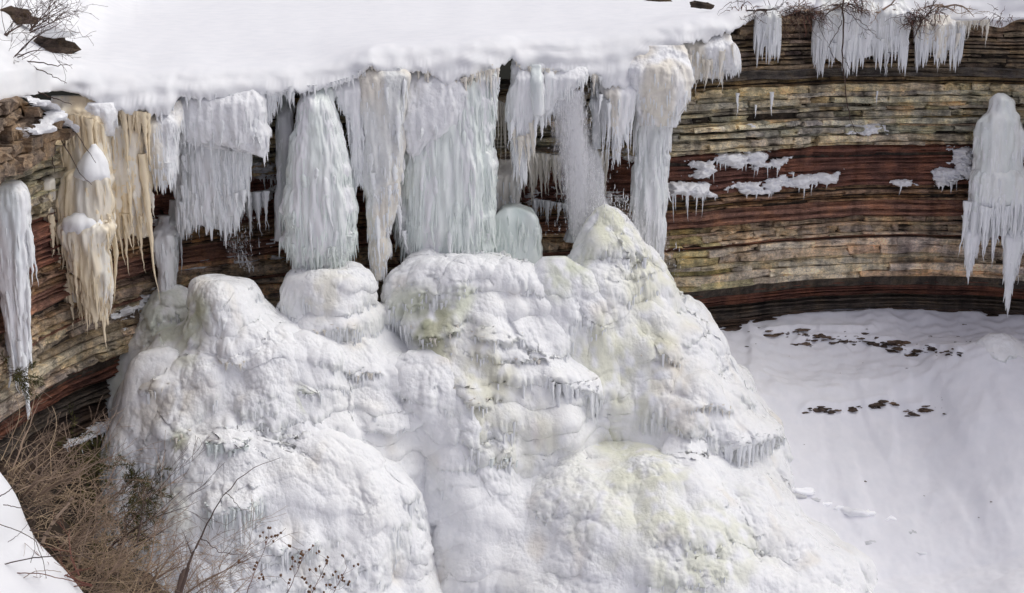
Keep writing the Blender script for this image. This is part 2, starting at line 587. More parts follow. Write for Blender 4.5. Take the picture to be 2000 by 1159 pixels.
def block_geo(s0, s1, z0, z1, off, seed):
    nu, nv = 5, 4
    u = np.linspace(0, 1, nu); v = np.linspace(0, 1, nv)
    U, Vv = np.meshgrid(u, v)
    s = s0 + (s1 - s0) * U
    z = z1 + (z0 - z1) * Vv
    rr = np.random.default_rng(seed)
    o = off + rr.normal(0, 0.04, U.shape) + (U - .5) * rr.normal(0, 0.10) + (Vv - .5) * rr.normal(0, 0.04)
    edge = (U == 0) | (U == 1) | (Vv == 0) | (Vv == 1)
    ve = (Vv == 0) | (Vv == 1)
    o = o - edge * rr.uniform(0.0, 0.02, U.shape) - ve * rr.uniform(0.0, 0.03, U.shape) - (rr.random(U.shape) < .12) * edge * rr.uniform(.04, .16)
    w, h = s1 - s0, z1 - z0
    s = s + rr.normal(0, 0.03, U.shape) * min(w, 1)
    z = z + rr.normal(0, 0.10, U.shape) * h * (1 - 0.3 * edge)
    f = cliff_pt(s.ravel(), z.ravel(), o.ravel())
    ring = [(0, c) for c in range(nu)] + [(r, nu - 1) for r in range(1, nv)] + [(nv - 1, c) for c in range(nu - 2, -1, -1)] + [(r, 0) for r in range(nv - 2, 0, -1)]
    ri = np.array([r * nu + c for r, c in ring])
    b = cliff_pt(s.ravel()[ri], z.ravel()[ri], o.ravel()[ri] - 0.55)
    V = np.concatenate([f, b])
    F = grid_faces(nv, nu)
    n = len(ri)
    k = np.arange(n); k2 = (k + 1) % n
    side = np.stack([ri[k], nu * nv + k, nu * nv + k2, ri[k2]], -1)
    return V, np.concatenate([F, side])


def build_cliff(name, pxa, pxb, label, bury=None):
    sa, sb = float(PLAN.s_of(pxa)), float(PLAN.s_of(pxb))
    sm = (sa + sb) / 2
    bx, by = PLAN.at(sm, 0.5)
    root = empty(name, (bx, by, ZONES[-1][1]), label, None, None, "structure")
    # backing mass
    s = np.linspace(sa, sb, int((sb - sa) / 0.6) + 2)
    zs = np.linspace(ZONES[0][0] + 0.12, -32, 80)
    S, Z = np.meshgrid(s, zs)
    off = np.full(S.shape, -0.30)
    off -= 0.8 * smooth((-Z - 10.8) / 1.5)
    G = cliff_pt(S.ravel(), Z.ravel(), off.ravel()).reshape(*S.shape, 3)
    capb = G[0:1] + np.array([0, 1.4, 0.0])
    G = np.concatenate([capb, G])
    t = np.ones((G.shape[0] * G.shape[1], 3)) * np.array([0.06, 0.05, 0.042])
    mk("rock_core", G, grid_faces(G.shape[0], G.shape[1]), M_ROCK, root, t)
    blocks = []
    r = np.random.default_rng(int(abs(pxa)) + 5)
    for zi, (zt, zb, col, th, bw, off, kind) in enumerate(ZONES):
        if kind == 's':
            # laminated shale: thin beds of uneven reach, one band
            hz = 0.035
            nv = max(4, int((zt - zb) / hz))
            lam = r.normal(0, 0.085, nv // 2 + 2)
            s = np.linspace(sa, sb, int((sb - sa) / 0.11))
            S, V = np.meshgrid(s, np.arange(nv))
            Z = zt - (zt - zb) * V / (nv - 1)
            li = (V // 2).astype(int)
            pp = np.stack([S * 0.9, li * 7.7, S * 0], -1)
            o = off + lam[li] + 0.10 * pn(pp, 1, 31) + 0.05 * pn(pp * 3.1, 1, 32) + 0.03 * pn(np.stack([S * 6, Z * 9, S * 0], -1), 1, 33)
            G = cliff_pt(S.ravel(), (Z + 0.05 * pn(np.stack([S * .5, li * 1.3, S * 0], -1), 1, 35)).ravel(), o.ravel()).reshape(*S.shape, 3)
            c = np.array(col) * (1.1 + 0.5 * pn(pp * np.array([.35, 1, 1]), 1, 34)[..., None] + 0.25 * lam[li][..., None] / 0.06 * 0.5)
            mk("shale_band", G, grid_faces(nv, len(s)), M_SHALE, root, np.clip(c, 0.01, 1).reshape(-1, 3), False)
            continue
        z = zt
        while z > zb + 0.02:
            h = min(r.uniform(*th), z - zb)
            if z - zb - h < 0.06:
                h = z - zb
            s0 = sa - r.uniform(0, 1)
            bo = off + r.normal(0, 0.09)
            bc = np.array(col) * r.uniform(0.72, 1.22)
            while s0 < sb:
                w = r.uniform(*bw) * (0.9 + 1.0 * h) * r.choice([.5, 1, 1.4, 1.9])
                s1 = min(s0 + w, sb + 0.3)
                if s1 - s0 > 0.1 and z - h * 0.7 < float(cliff_top((s0 + s1) / 2)):
                    pxm = np.interp((s0 + s1) / 2, PLAN.s, PLAN.px)
                    hid = 0.25 if (330 < pxm < 1280) else 1.0
                    c = bc * r.uniform(0.82, 1.14) * np.array([1, r.uniform(0.96, 1.03), r.uniform(0.9, 1.08)])
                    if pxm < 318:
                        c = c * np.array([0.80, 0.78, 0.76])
                    if 1285 < pxm < 1420 and z < -6.5 and r.random() < 0.4:      # moss by the spray
                        c = c * np.array([0.80, 0.83, 0.62])
                    if r.random() < 0.03:
                        c = c * np.array([1.12, 0.95, 0.78])
                    rec = r.random() < 0.15
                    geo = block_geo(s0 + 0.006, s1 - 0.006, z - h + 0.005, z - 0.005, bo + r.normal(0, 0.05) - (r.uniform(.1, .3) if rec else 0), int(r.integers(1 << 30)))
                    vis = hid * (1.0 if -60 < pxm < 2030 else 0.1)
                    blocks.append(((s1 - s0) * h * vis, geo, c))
                s0 = s1
            z -= h + (r.uniform(.02, .08) if r.random() < .55 else 0)
    if pxa < -300:                                   # thick jutting ledges at the top of the left wall
        z = 0.35
        for th, off in ((.42, .55), (.36, .75), (.50, .95), (.40, 1.10), (.55, 1.0)):
            s0 = float(PLAN.s_of(-120)) + r.uniform(0, .5)
            while s0 < float(PLAN.s_of(88)) - off * .3:
                s1 = s0 + r.uniform(.4, 1.5)
                geo = block_geo(s0, min(s1, float(PLAN.s_of(96))) - .01, z - th, z - .02, off + r.normal(0, .18), int(r.integers(1 << 30)))
                blocks.append((9.0, geo, np.array((.23, .175, .13)) * r.uniform(.8, 1.2)))
                s0 = s1
            z -= th + .03
    blocks.sort(key=lambda b: -b[0])
    for a, (V, F), c in blocks[:290]:
        mk("rock_block", V, F, M_ROCK, root, np.tile(c, (len(V), 1)), False)
    Vs, Fs, Cs, base = [], [], [], 0
    for a, (V, F), c in blocks[290:]:
        Vs.append(V); Fs.append(F + base); Cs.append(np.tile(c, (len(V), 1))); base += len(V)
    if Vs:
        o = mk("small_rock_blocks", np.concatenate(Vs), np.concatenate(Fs), M_ROCK, root, np.concatenate(Cs), False)
        o["kind"] = "stuff"
    return root


build_cliff("cliff_left", -420, 318, "brown layered rock wall on the left running towards the viewer, hung with tan ice")
build_cliff("cliff_behind_falls", 318, 1262, "dark recessed rock wall behind the hanging ice columns")
build_cliff("cliff_right", 1262, 2500, "curved wall of banded red, buff and grey rock right of the falls")

# ------------------------------------------------------------------ gorge floor and talus slope
def floor_z(x, y):
    wy = np.interp(x, PLAN.x, PLAN.y)
    d = wy - y                                    # distance out from the wall foot
    z = -13.25 - 3.5 * smooth((9.5 - x) / 4.0) - 0.55 * np.clip(d, -3, 12.5) - 0.05 * np.clip(d - 12.5, 0, 80)
    z = z - 9.0 * smooth((-10.5 - x) / 3.5)
    z = z + 0.35 * np.exp(-((d - 3.4) / 1.0) ** 2)          # small shelf under the wall
    return z


LEDGES = [[(1545, 668), (1600, 660), (1640, 664), (1700, 668), (1760, 672)], [(1736, 680), (1770, 690), (1820, 682), (1890, 690)], [(1480, 650), (1560, 648), (1640, 652), (1720, 650)], [(1556, 806), (1590, 796), (1640, 800), (1690, 790), (1750, 786)], [(1755, 798), (1790, 800), (1820, 796)]]


def build_floor():
    xs = np.concatenate([np.linspace(-60, 4, 60), np.linspace(4.2, 30, 330), np.linspace(30.4, 90, 50)])
    ys = np.concatenate([np.linspace(-30, 44, 50), np.linspace(44.3, 74, 330)])
    X, Y = np.meshgrid(xs, ys)
    Z = floor_z(X, Y)
    p = np.stack([X, Y, Z * 0], -1)
    Z = Z + 0.35 * pn(p, 0.16, 41) + 0.14 * pn(p, 0.6, 42) + 0.045 * pn(p, 1.8, 43) + 0.03 * pn(p, 4.5, 44)
    Z += -0.16 * smooth(pn(p * np.array([1, 0.25, 1]), 0.7, 45) * 3) * smooth((Y - 57) / 4)
    d = np.interp(X, PLAN.x, PLAN.y) - Y
    Z += 0.10 * pn(p * np.array([1, 2.2, 1]), 1.3, 46) * smooth((5.5 - d) / 2)
    Z += 1.1 * smooth((X - 17.5) / 4.5) * smooth((70.5 - Y) / 5) * smooth((Y - 50) / 6)
    # spray-ice ridge below the big icicle on the right
    Z += 0.7 * np.exp(-(((X - 21.0) / 2.2) ** 2)) * smooth((Y - 57) / 8) * smooth((70 - Y) / 3)
    # low buried rock ledges: the snow breaks over them
    G = np.stack([X, Y, Z], -1)
    u = 1000 + FPX * X / np.maximum(Y * CP - (Z - CAMZ) * SP_, 1)
    v = 579.5 - FPX * (Y * SP_ + (Z - CAMZ) * CP) / np.maximum(Y * CP - (Z - CAMZ) * SP_, 1)
    for ln in LEDGES:
        ln = np.array(ln, float)
        dv = v - np.interp(u, ln[:, 0], ln[:, 1]) + 4 * pn(p, 1.2, 47)
        wu = smooth((u - ln[0, 0]) / 20) * smooth((ln[-1, 0] - u) / 20)
        Z = Z + 0.30 * wu * np.where(dv < 0, np.exp(np.minimum(dv, 0) / 16), smooth(1 - dv / 5))
    G = np.stack([X, Y, Z], -1)
    t = np.ones((G.shape[0] * G.shape[1], 3)) * np.array([0.86, 0.855, 0.89])
    o = mk("snow_ground", G, grid_faces(*X.shape), M_SNOW, None, t)
    tag(o, "snow covered gorge floor and talus slope below the right rock wall", None, None, "structure")
    return xs, ys, Z


FX, FY, FZ = build_floor()


def floor_at(x, y):
    i = int(np.clip(np.searchsorted(FX, x) - 1, 0, len(FX) - 2)); j = int(np.clip(np.searchsorted(FY, y) - 1, 0, len(FY) - 2))
    a = (x - FX[i]) / (FX[i + 1] - FX[i]); b = (y - FY[j]) / (FY[j + 1] - FY[j])
    return (FZ[j, i] * (1 - a) + FZ[j, i + 1] * a) * (1 - b) + (FZ[j + 1, i] * (1 - a) + FZ[j + 1, i + 1] * a) * b


def floor_hit(px, py):
    """where the sight line through (px, py) meets the gorge floor"""
    for Y in np.arange(50, 72, 0.1):
        p = P(px, py, Y)
        if p[2] < floor_at(p[0], p[1]):
            return p
    return P(px, py, 69)


# ------------------------------------------------------------------ icicles (shared meshes, one object each)
ICM = {}


def icicle_mesh(mat, k, strand=False):
    key = (mat.name, k, strand)
    if key in ICM:
        return ICM[key]
    r = np.random.default_rng(900 + k)
    nr, ns = 22, 9
    f = np.linspace(0, 1, nr)
    prof = (1 - f ** (0.9 + 0.7 * r.random())) * (0.55 + 0.45 * (1 - f)) + 0.02
    prof = prof * (1 + 0.16 * np.sin(f * r.uniform(26, 44) + r.uniform(0, 6)) + r.normal(0, 0.07, nr))
    prof[-1] = 0.02
    if strand:                                       # grown onto a wall of ice: thin at both ends
        prof = prof * (0.05 + 0.95 * smooth(f / (0.2 + 0.25 * r.random())))
    wob = np.cumsum(r.normal(0, 0.16, (nr, 2)), 0) * f[:, None]
    a = np.arange(ns) / ns * 2 * np.pi
    am = 1 + 0.22 * np.sin(2 * a + r.uniform(0, 6)) + 0.14 * np.sin(3 * a + r.uniform(0, 6))
    V = np.zeros((nr, ns, 3))
    V[..., 0] = wob[:, :1] + prof[:, None] * am * np.cos(a)
    V[..., 1] = wob[:, 1:] + prof[:, None] * am * np.sin(a)
    V[..., 2] = -f[:, None]
    me = bpy.data.meshes.new("icicle")
    me.from_pydata(V.reshape(-1, 3).tolist(), [], grid_faces(nr, ns, True).tolist() + [list(range(ns))])
    me.polygons.foreach_set("use_smooth", np.full(len(me.polygons), True))
    me.materials.append(mat)
    ICM[key] = me
    return me


def icicle(parent, top, length, rad, mat, strand=False):
    o = bpy.data.objects.new("icicle", icicle_mesh(mat, random.randrange(14), strand))
    COL.objects.link(o)
    o.parent = parent
    o.location = tuple(np.asarray(top) - worldloc(parent))
    o.scale = (rad, rad, length)
    o.rotation_euler = (random.uniform(-.03, .03), random.uniform(-.03, .03), random.uniform(0, 6.28))
    return o


def fringe(parent, pts, Y, n, lmin, lmax, rmin, rmax, mat, dy=0.12, power=1.6, big=0.0):
    """n single icicles along a pixel polyline (px, py); lengths in metres"""
    pts = np.array(pts, float)
    for k in range(n):
        px = np.interp((k + random.uniform(0.15, 0.85)) / n, np.linspace(0, 1, 50), np.linspace(pts[0, 0], pts[-1, 0], 50))
        py = np.interp(px, pts[:, 0], pts[:, 1])
        yy = (Y(px) if callable(Y) else Y) + random.uniform(-dy, dy)
        L = lmin + (lmax - lmin) * random.random() ** power
        R = rmin + (rmax - rmin) * (0.3 * random.random() + 0.7 * (L - lmin) / max(lmax - lmin, 1e-6))
        icicle(parent, P(px, py - 6, yy) + np.array([0, 0, 0.03]), L, R, mat)


# ------------------------------------------------------------------ spikes (tiny hanging icicles) as one part
def spikes_geo(base, length, rad, out=None):
    """many thin downward cones; base (n,3)"""
    n = len(base)
    a = np.arange(5) / 5 * 2 * np.pi
    ring = np.stack([np.cos(a), np.sin(a), 0 * a], -1)
    off = np.zeros((n, 3)) if out is None else out
    lv = [(0.0, 1.0), (0.45, 0.72), (0.8, 0.36), (1.0, 0.05)]
    V = np.zeros((n, len(lv), 5, 3))
    for k, (f, r) in enumerate(lv):
        c = base + off * f - np.array([0, 0, 1.0]) * (length * f)[:, None]
        V[:, k] = c[:, None] + ring[None] * (rad * r)[:, None, None]
    F1 = grid_faces(len(lv), 5, True)
    F = (F1[None] + (np.arange(n) * len(lv) * 5)[:, None, None]).reshape(-1, 4)
    return V.reshape(-1, 3), F


# ------------------------------------------------------------------ ice mounds
def project(G):
    rel = G - np.array([0, 0, CAMZ])
    yy = rel[..., 1] * CP - rel[..., 2] * SP_
    return 1000 + FPX * rel[..., 0] / yy, 579.5 - FPX * (rel[..., 1] * SP_ + rel[..., 2] * CP) / yy


class Lobe:
    def __init__(self, rows, Yc, back=0.8, res=0.055):
        rows = np.array(rows, float)                   # py, pxL, pxR, front reach
        c = P(rows[:, 1], rows[:, 0], Yc); d = P(rows[:, 2], rows[:, 0], Yc)
        z, xl, xr, F = c[:, 2], c[:, 0], d[:, 0], rows[:, 3]
        hw, cx = (xr - xl) / 2, (xl + xr) / 2
        ds = np.concatenate([[0], np.cumsum(np.hypot(np.diff(z), np.diff(np.maximum(hw, F))))])
        nv = int(ds[-1] / res) + 2
        q = np.linspace(0, ds[-1], nv)
        k = max(3, int(0.35 / res) | 1)
        ker = np.hanning(k + 2)[1:-1]; ker /= ker.sum()
        sm = lambda a: np.convolve(np.pad(a, k // 2, mode='edge'), ker, mode='valid')
        self.Z, self.HW, self.CX, self.FR = [sm(np.interp(q, ds, a)) for a in (z, hw, cx, F)]
        self.HW[0] *= 0.05; self.FR[0] *= 0.05
        self.Yc, self.back, self.res, self.nv = Yc, back, res, nv
        nf = int(min(420, max(40, 3.9 * np.percentile(np.maximum(hw, F), 60) / res)))
        self.nu = nf + 50
        self.th = np.concatenate([np.linspace(-0.38, math.pi + 0.38, nf, endpoint=False), np.linspace(math.pi + 0.38, 2 * math.pi - 0.38, 50, endpoint=False)])

    def grid(self):
        C, S = np.cos(self.th), np.sin(self.th)
        X = self.CX[:, None] + self.HW[:, None] * C
        Y = self.Yc - np.where(S > 0, self.FR[:, None] * S, self.FR[:, None] * self.back * S)
        return np.stack([X, Y, np.repeat(self.Z[:, None], self.nu, 1)], -1)

    def dist(self, p):
        """rough signed distance to the lobe"""
        o = np.argsort(self.Z)
        f = lambda a: np.interp(p[..., 2], self.Z[o], a[o])
        hw, cx, fr = f(self.HW), f(self.CX), f(self.FR)
        x, y = p[..., 0] - cx, self.Yc - p[..., 1]
        fr = np.where(y > 0, fr, fr * self.back)
        r = np.hypot(x, y)
        rho = np.hypot(x / np.maximum(hw, .05), y / np.maximum(fr, .05)) + 1e-6
        d = (r - r / rho) * 0.8
        up = p[..., 2] - self.Z.max()
        return np.where(up > 0, np.hypot(np.maximum(d, 0), up), d)


def mound_lobe(root, name, label, lobe, seed, others=(), amp=1.0, cauli=(0.55, 0.30), smoothness=0.0, tints=(), nspike=1500, terr=0.12, flute=0.10, shelves=(), fillet=1.5):
    G = lobe.grid()
    nv, nu, HW, FR, res = lobe.nv, lobe.nu, lobe.HW, lobe.FR, lobe.res
    n = grid_normals(G, True)
    fil = np.zeros(G.shape[:2])
    for o in others:
        d = np.abs(o.dist(G))
        fil = np.maximum(fil, fillet / 4 * np.clip(1 - d / fillet, 0, 1) ** 2)
    G = G + n * fil[..., None]
    n = grid_normals(G, True)
    edge = (smooth(np.arange(nv) / 8.0) * np.clip(np.minimum(HW, FR) / 0.9, 0.12, 1))[:, None]
    so = 50.0
    lseed, seed = seed, 3
    Q = G + so
    side = np.clip(1 - np.abs(n[..., 2]) * 0.6, 0, 1)
    # big relief and lobes
    disp = amp * (0.55 * pn(Q, 0.30, seed) + 0.38 * pn(Q, 0.75, seed + 1)) - 0.1
    # gullies and lobes running down the face
    QV = Q * np.array([1, 1, 0.28])
    disp += amp * 0.42 * (lumps(QV, 0.55, seed + 2) - 0.55)
    G = G + n * (disp * edge)[..., None]
    # terraces: shelves that overhang
    if terr:
        ph = G[..., 2] * 1.05 + 1.1 * pn(Q, 0.35, seed + 5) + 0.4 * pn(Q, 1.1, seed + 55)
        saw = (ph - np.floor(ph))
        shelf = np.where(saw < 0.22, saw / 0.22, 1 - (saw - 0.22) / 0.78)    # belly low, receding upwards
        tm = smooth(0.5 + 1.6 * pn(Q, 0.22, seed + 6)) * side
        G = G + n * (terr * (shelf - 0.5) * tm * edge)[..., None] * np.array([1, 1, 0.3])
    n = grid_normals(G, True)
    Q = G + so
    m1 = smooth(0.55 - smoothness + 1.5 * pn(Q, 0.23, seed + 7))
    QL = Q + 0.12 * np.stack([pn(Q, 1.6, seed + 60), pn(Q, 1.6, seed + 61), pn(Q, 1.6, seed + 62)], -1)
    QD = QL * np.array([1, 1, 0.6])                     # knobs hang: longer than wide, heavy at the lower end
    big = lumps(QD, 0.95, seed + 8)
    med = lumps(QD * np.array([1, 1, 1.15]), 2.1, seed + 9)
    sml = lumps(QL, 4.6, seed + 19)
    m3 = smooth(0.5 + 1.8 * pn(Q, 0.42, seed + 20) - smoothness)
    lh = (cauli[0] * (0.45 + 0.55 * m1) * (big - .55) + cauli[1] * (0.25 + 0.75 * m3) * (med - .4) + 0.42 * cauli[1] * m3 * sml) * edge
    G = G + n * lh[..., None]
    G[..., 2] -= 0.75 * np.clip(lh, -.1, 1) * side
    # shelves with a hanging lower edge
    spots = []
    for (pts, out, nic, lmax, mat) in shelves:
        pts = np.array(pts, float)
        u, v = project(G)
        dv = v - np.interp(u, pts[:, 0], pts[:, 1]) + 13 * pn(Q, 1.6, seed + 40) + 6 * pn(Q, 4, seed + 41)
        a, b = pts[0, 0], pts[-1, 0]
        wu = smooth((u - a + 12) / 34) * smooth((b + 12 - u) / 34)
        w = np.where(dv < 0, smooth((dv + 62) / 58), smooth(1 - dv / 7)) * wu * (n[..., 1] < 0.45)
        G = G + n * (1.15 * out * w)[..., None] * np.array([1, 1, .35])
        u, v = project(G)
        ok = (n[..., 1] < 0.3)
        for k in range(nic):
            px = a + (b - a) * (k + random.uniform(.1, .9)) / nic
            py = np.interp(px, pts[:, 0], pts[:, 1]) - random.uniform(0, 14)
            dd = np.where(ok, (u - px) ** 2 + (v - py) ** 2, 1e9)
            i, j = np.unravel_index(np.argmin(dd), dd.shape)
            spots.append((G[i, j] - n[i, j] * 0.03 + np.array([0, 0, -.03]), lmax * random.uniform(.45, 1.15), mat))
    n = grid_normals(G, True)
    Q = G + so
    # fluting on steep or overhanging faces
    steep = smooth((0.45 - n[..., 2]) / 0.5)
    m2 = smooth(0.42 + 2.4 * pn(Q, 0.36, seed + 10))
    fl = pn(Q * np.array([4.5, 4.5, 0.40]), 1, seed + 11) + 0.7 * pn(Q * np.array([9, 9, 0.6]), 1, seed + 12)
    G = G + n * (1.9 * flute * fl * steep * m2 * edge)[..., None]
    rgh = pn(Q, 5.0, seed + 21) * .5 + .5 * pn(Q, 10.0, seed + 22)
    G = G + n * (edge * 0.035 * (0.25 + m3) * rgh)[..., None]
    n = grid_normals(G, True)
    # colour of the ice itself: snow-white, with clear greenish ice where water runs and tan stains
    t = np.ones(G.shape) * np.array([0.91, 0.91, 0.92])
    w = smooth(0.9 * pn(Q, 0.45, seed + 14) + 0.1)[..., None] * 0.55
    t = t * (1 - w) + np.array([0.85, 0.835, 0.79]) * w
    w = smooth(2.2 * pn(Q * np.array([1.2, 1.2, .6]), 0.7, seed + 15) - 0.55)[..., None] * 0.5
    t = t * (1 - w) + np.array([0.80, 0.73, 0.62]) * w
    w = (steep * m2 * 0.5)[..., None]
    t = t * (1 - w) + np.array([0.78, 0.80, 0.75]) * w
    for (px, py, r, col, a) in tints:
        # project the patch centre on the mound by nearest sight line
        u, v = project(G)
        dd = np.hypot(u - px, (v - py) * 0.8) / r
        w = (1.0 * a * smooth(1.2 - dd + 0.7 * pn(Q, 0.8, seed + 16)) * smooth(0.8 + 1.2 * pn(Q * np.array([2.2, 2.2, .55]), 1, seed + 17) + .5 * pn(Q, 3.0, seed + 18)))[..., None]
        t = t * (1 - w) + np.array(col) * w
    Vt = np.concatenate([G.reshape(-1, 3), G[0].mean(0)[None]])
    tt = np.concatenate([t.reshape(-1, 3), t[0].mean(0)[None]])
    capi = len(Vt) - 1
    kk = np.arange(nu)
    body = mk(name, Vt, [grid_faces(nv, nu, True), np.stack([np.full(nu, capi), (kk + 1) % nu, kk], -1)], M_CRUST, root, tt)
    if label:
        body["label"] = label
    for c, L, mat in spots:
        icicle(body, c, L, random.uniform(.045, .085) + .03 * L, mat)
    # hanging fringes under the shelves
    vis = (n[..., 1] < 0.3)
    cand = np.argwhere((n[..., 2] < -0.05) & (n[..., 2] > -0.9) & vis & (m2 > 0.3) & (np.arange(nv)[:, None] > 10))
    if nspike and len(cand):
        r = np.random.default_rng(lseed)
        ii = cand[r.integers(0, len(cand), nspike)]
        b = G[ii[:, 0], ii[:, 1]] + n[ii[:, 0], ii[:, 1]] * -0.02 + r.normal(0, 0.02, (nspike, 3))
        L = r.gamma(2.4, 0.13, nspike) * (0.5 + r.random(nspike)) + 0.08
        R = 0.014 + 0.016 * r.random(nspike) + L * 0.045
        V, Fq = spikes_geo(b, L, R)
        o = mk("icicle_fringe", V, Fq, M_WHITE, body)
        o["kind"] = "stuff"
    return body


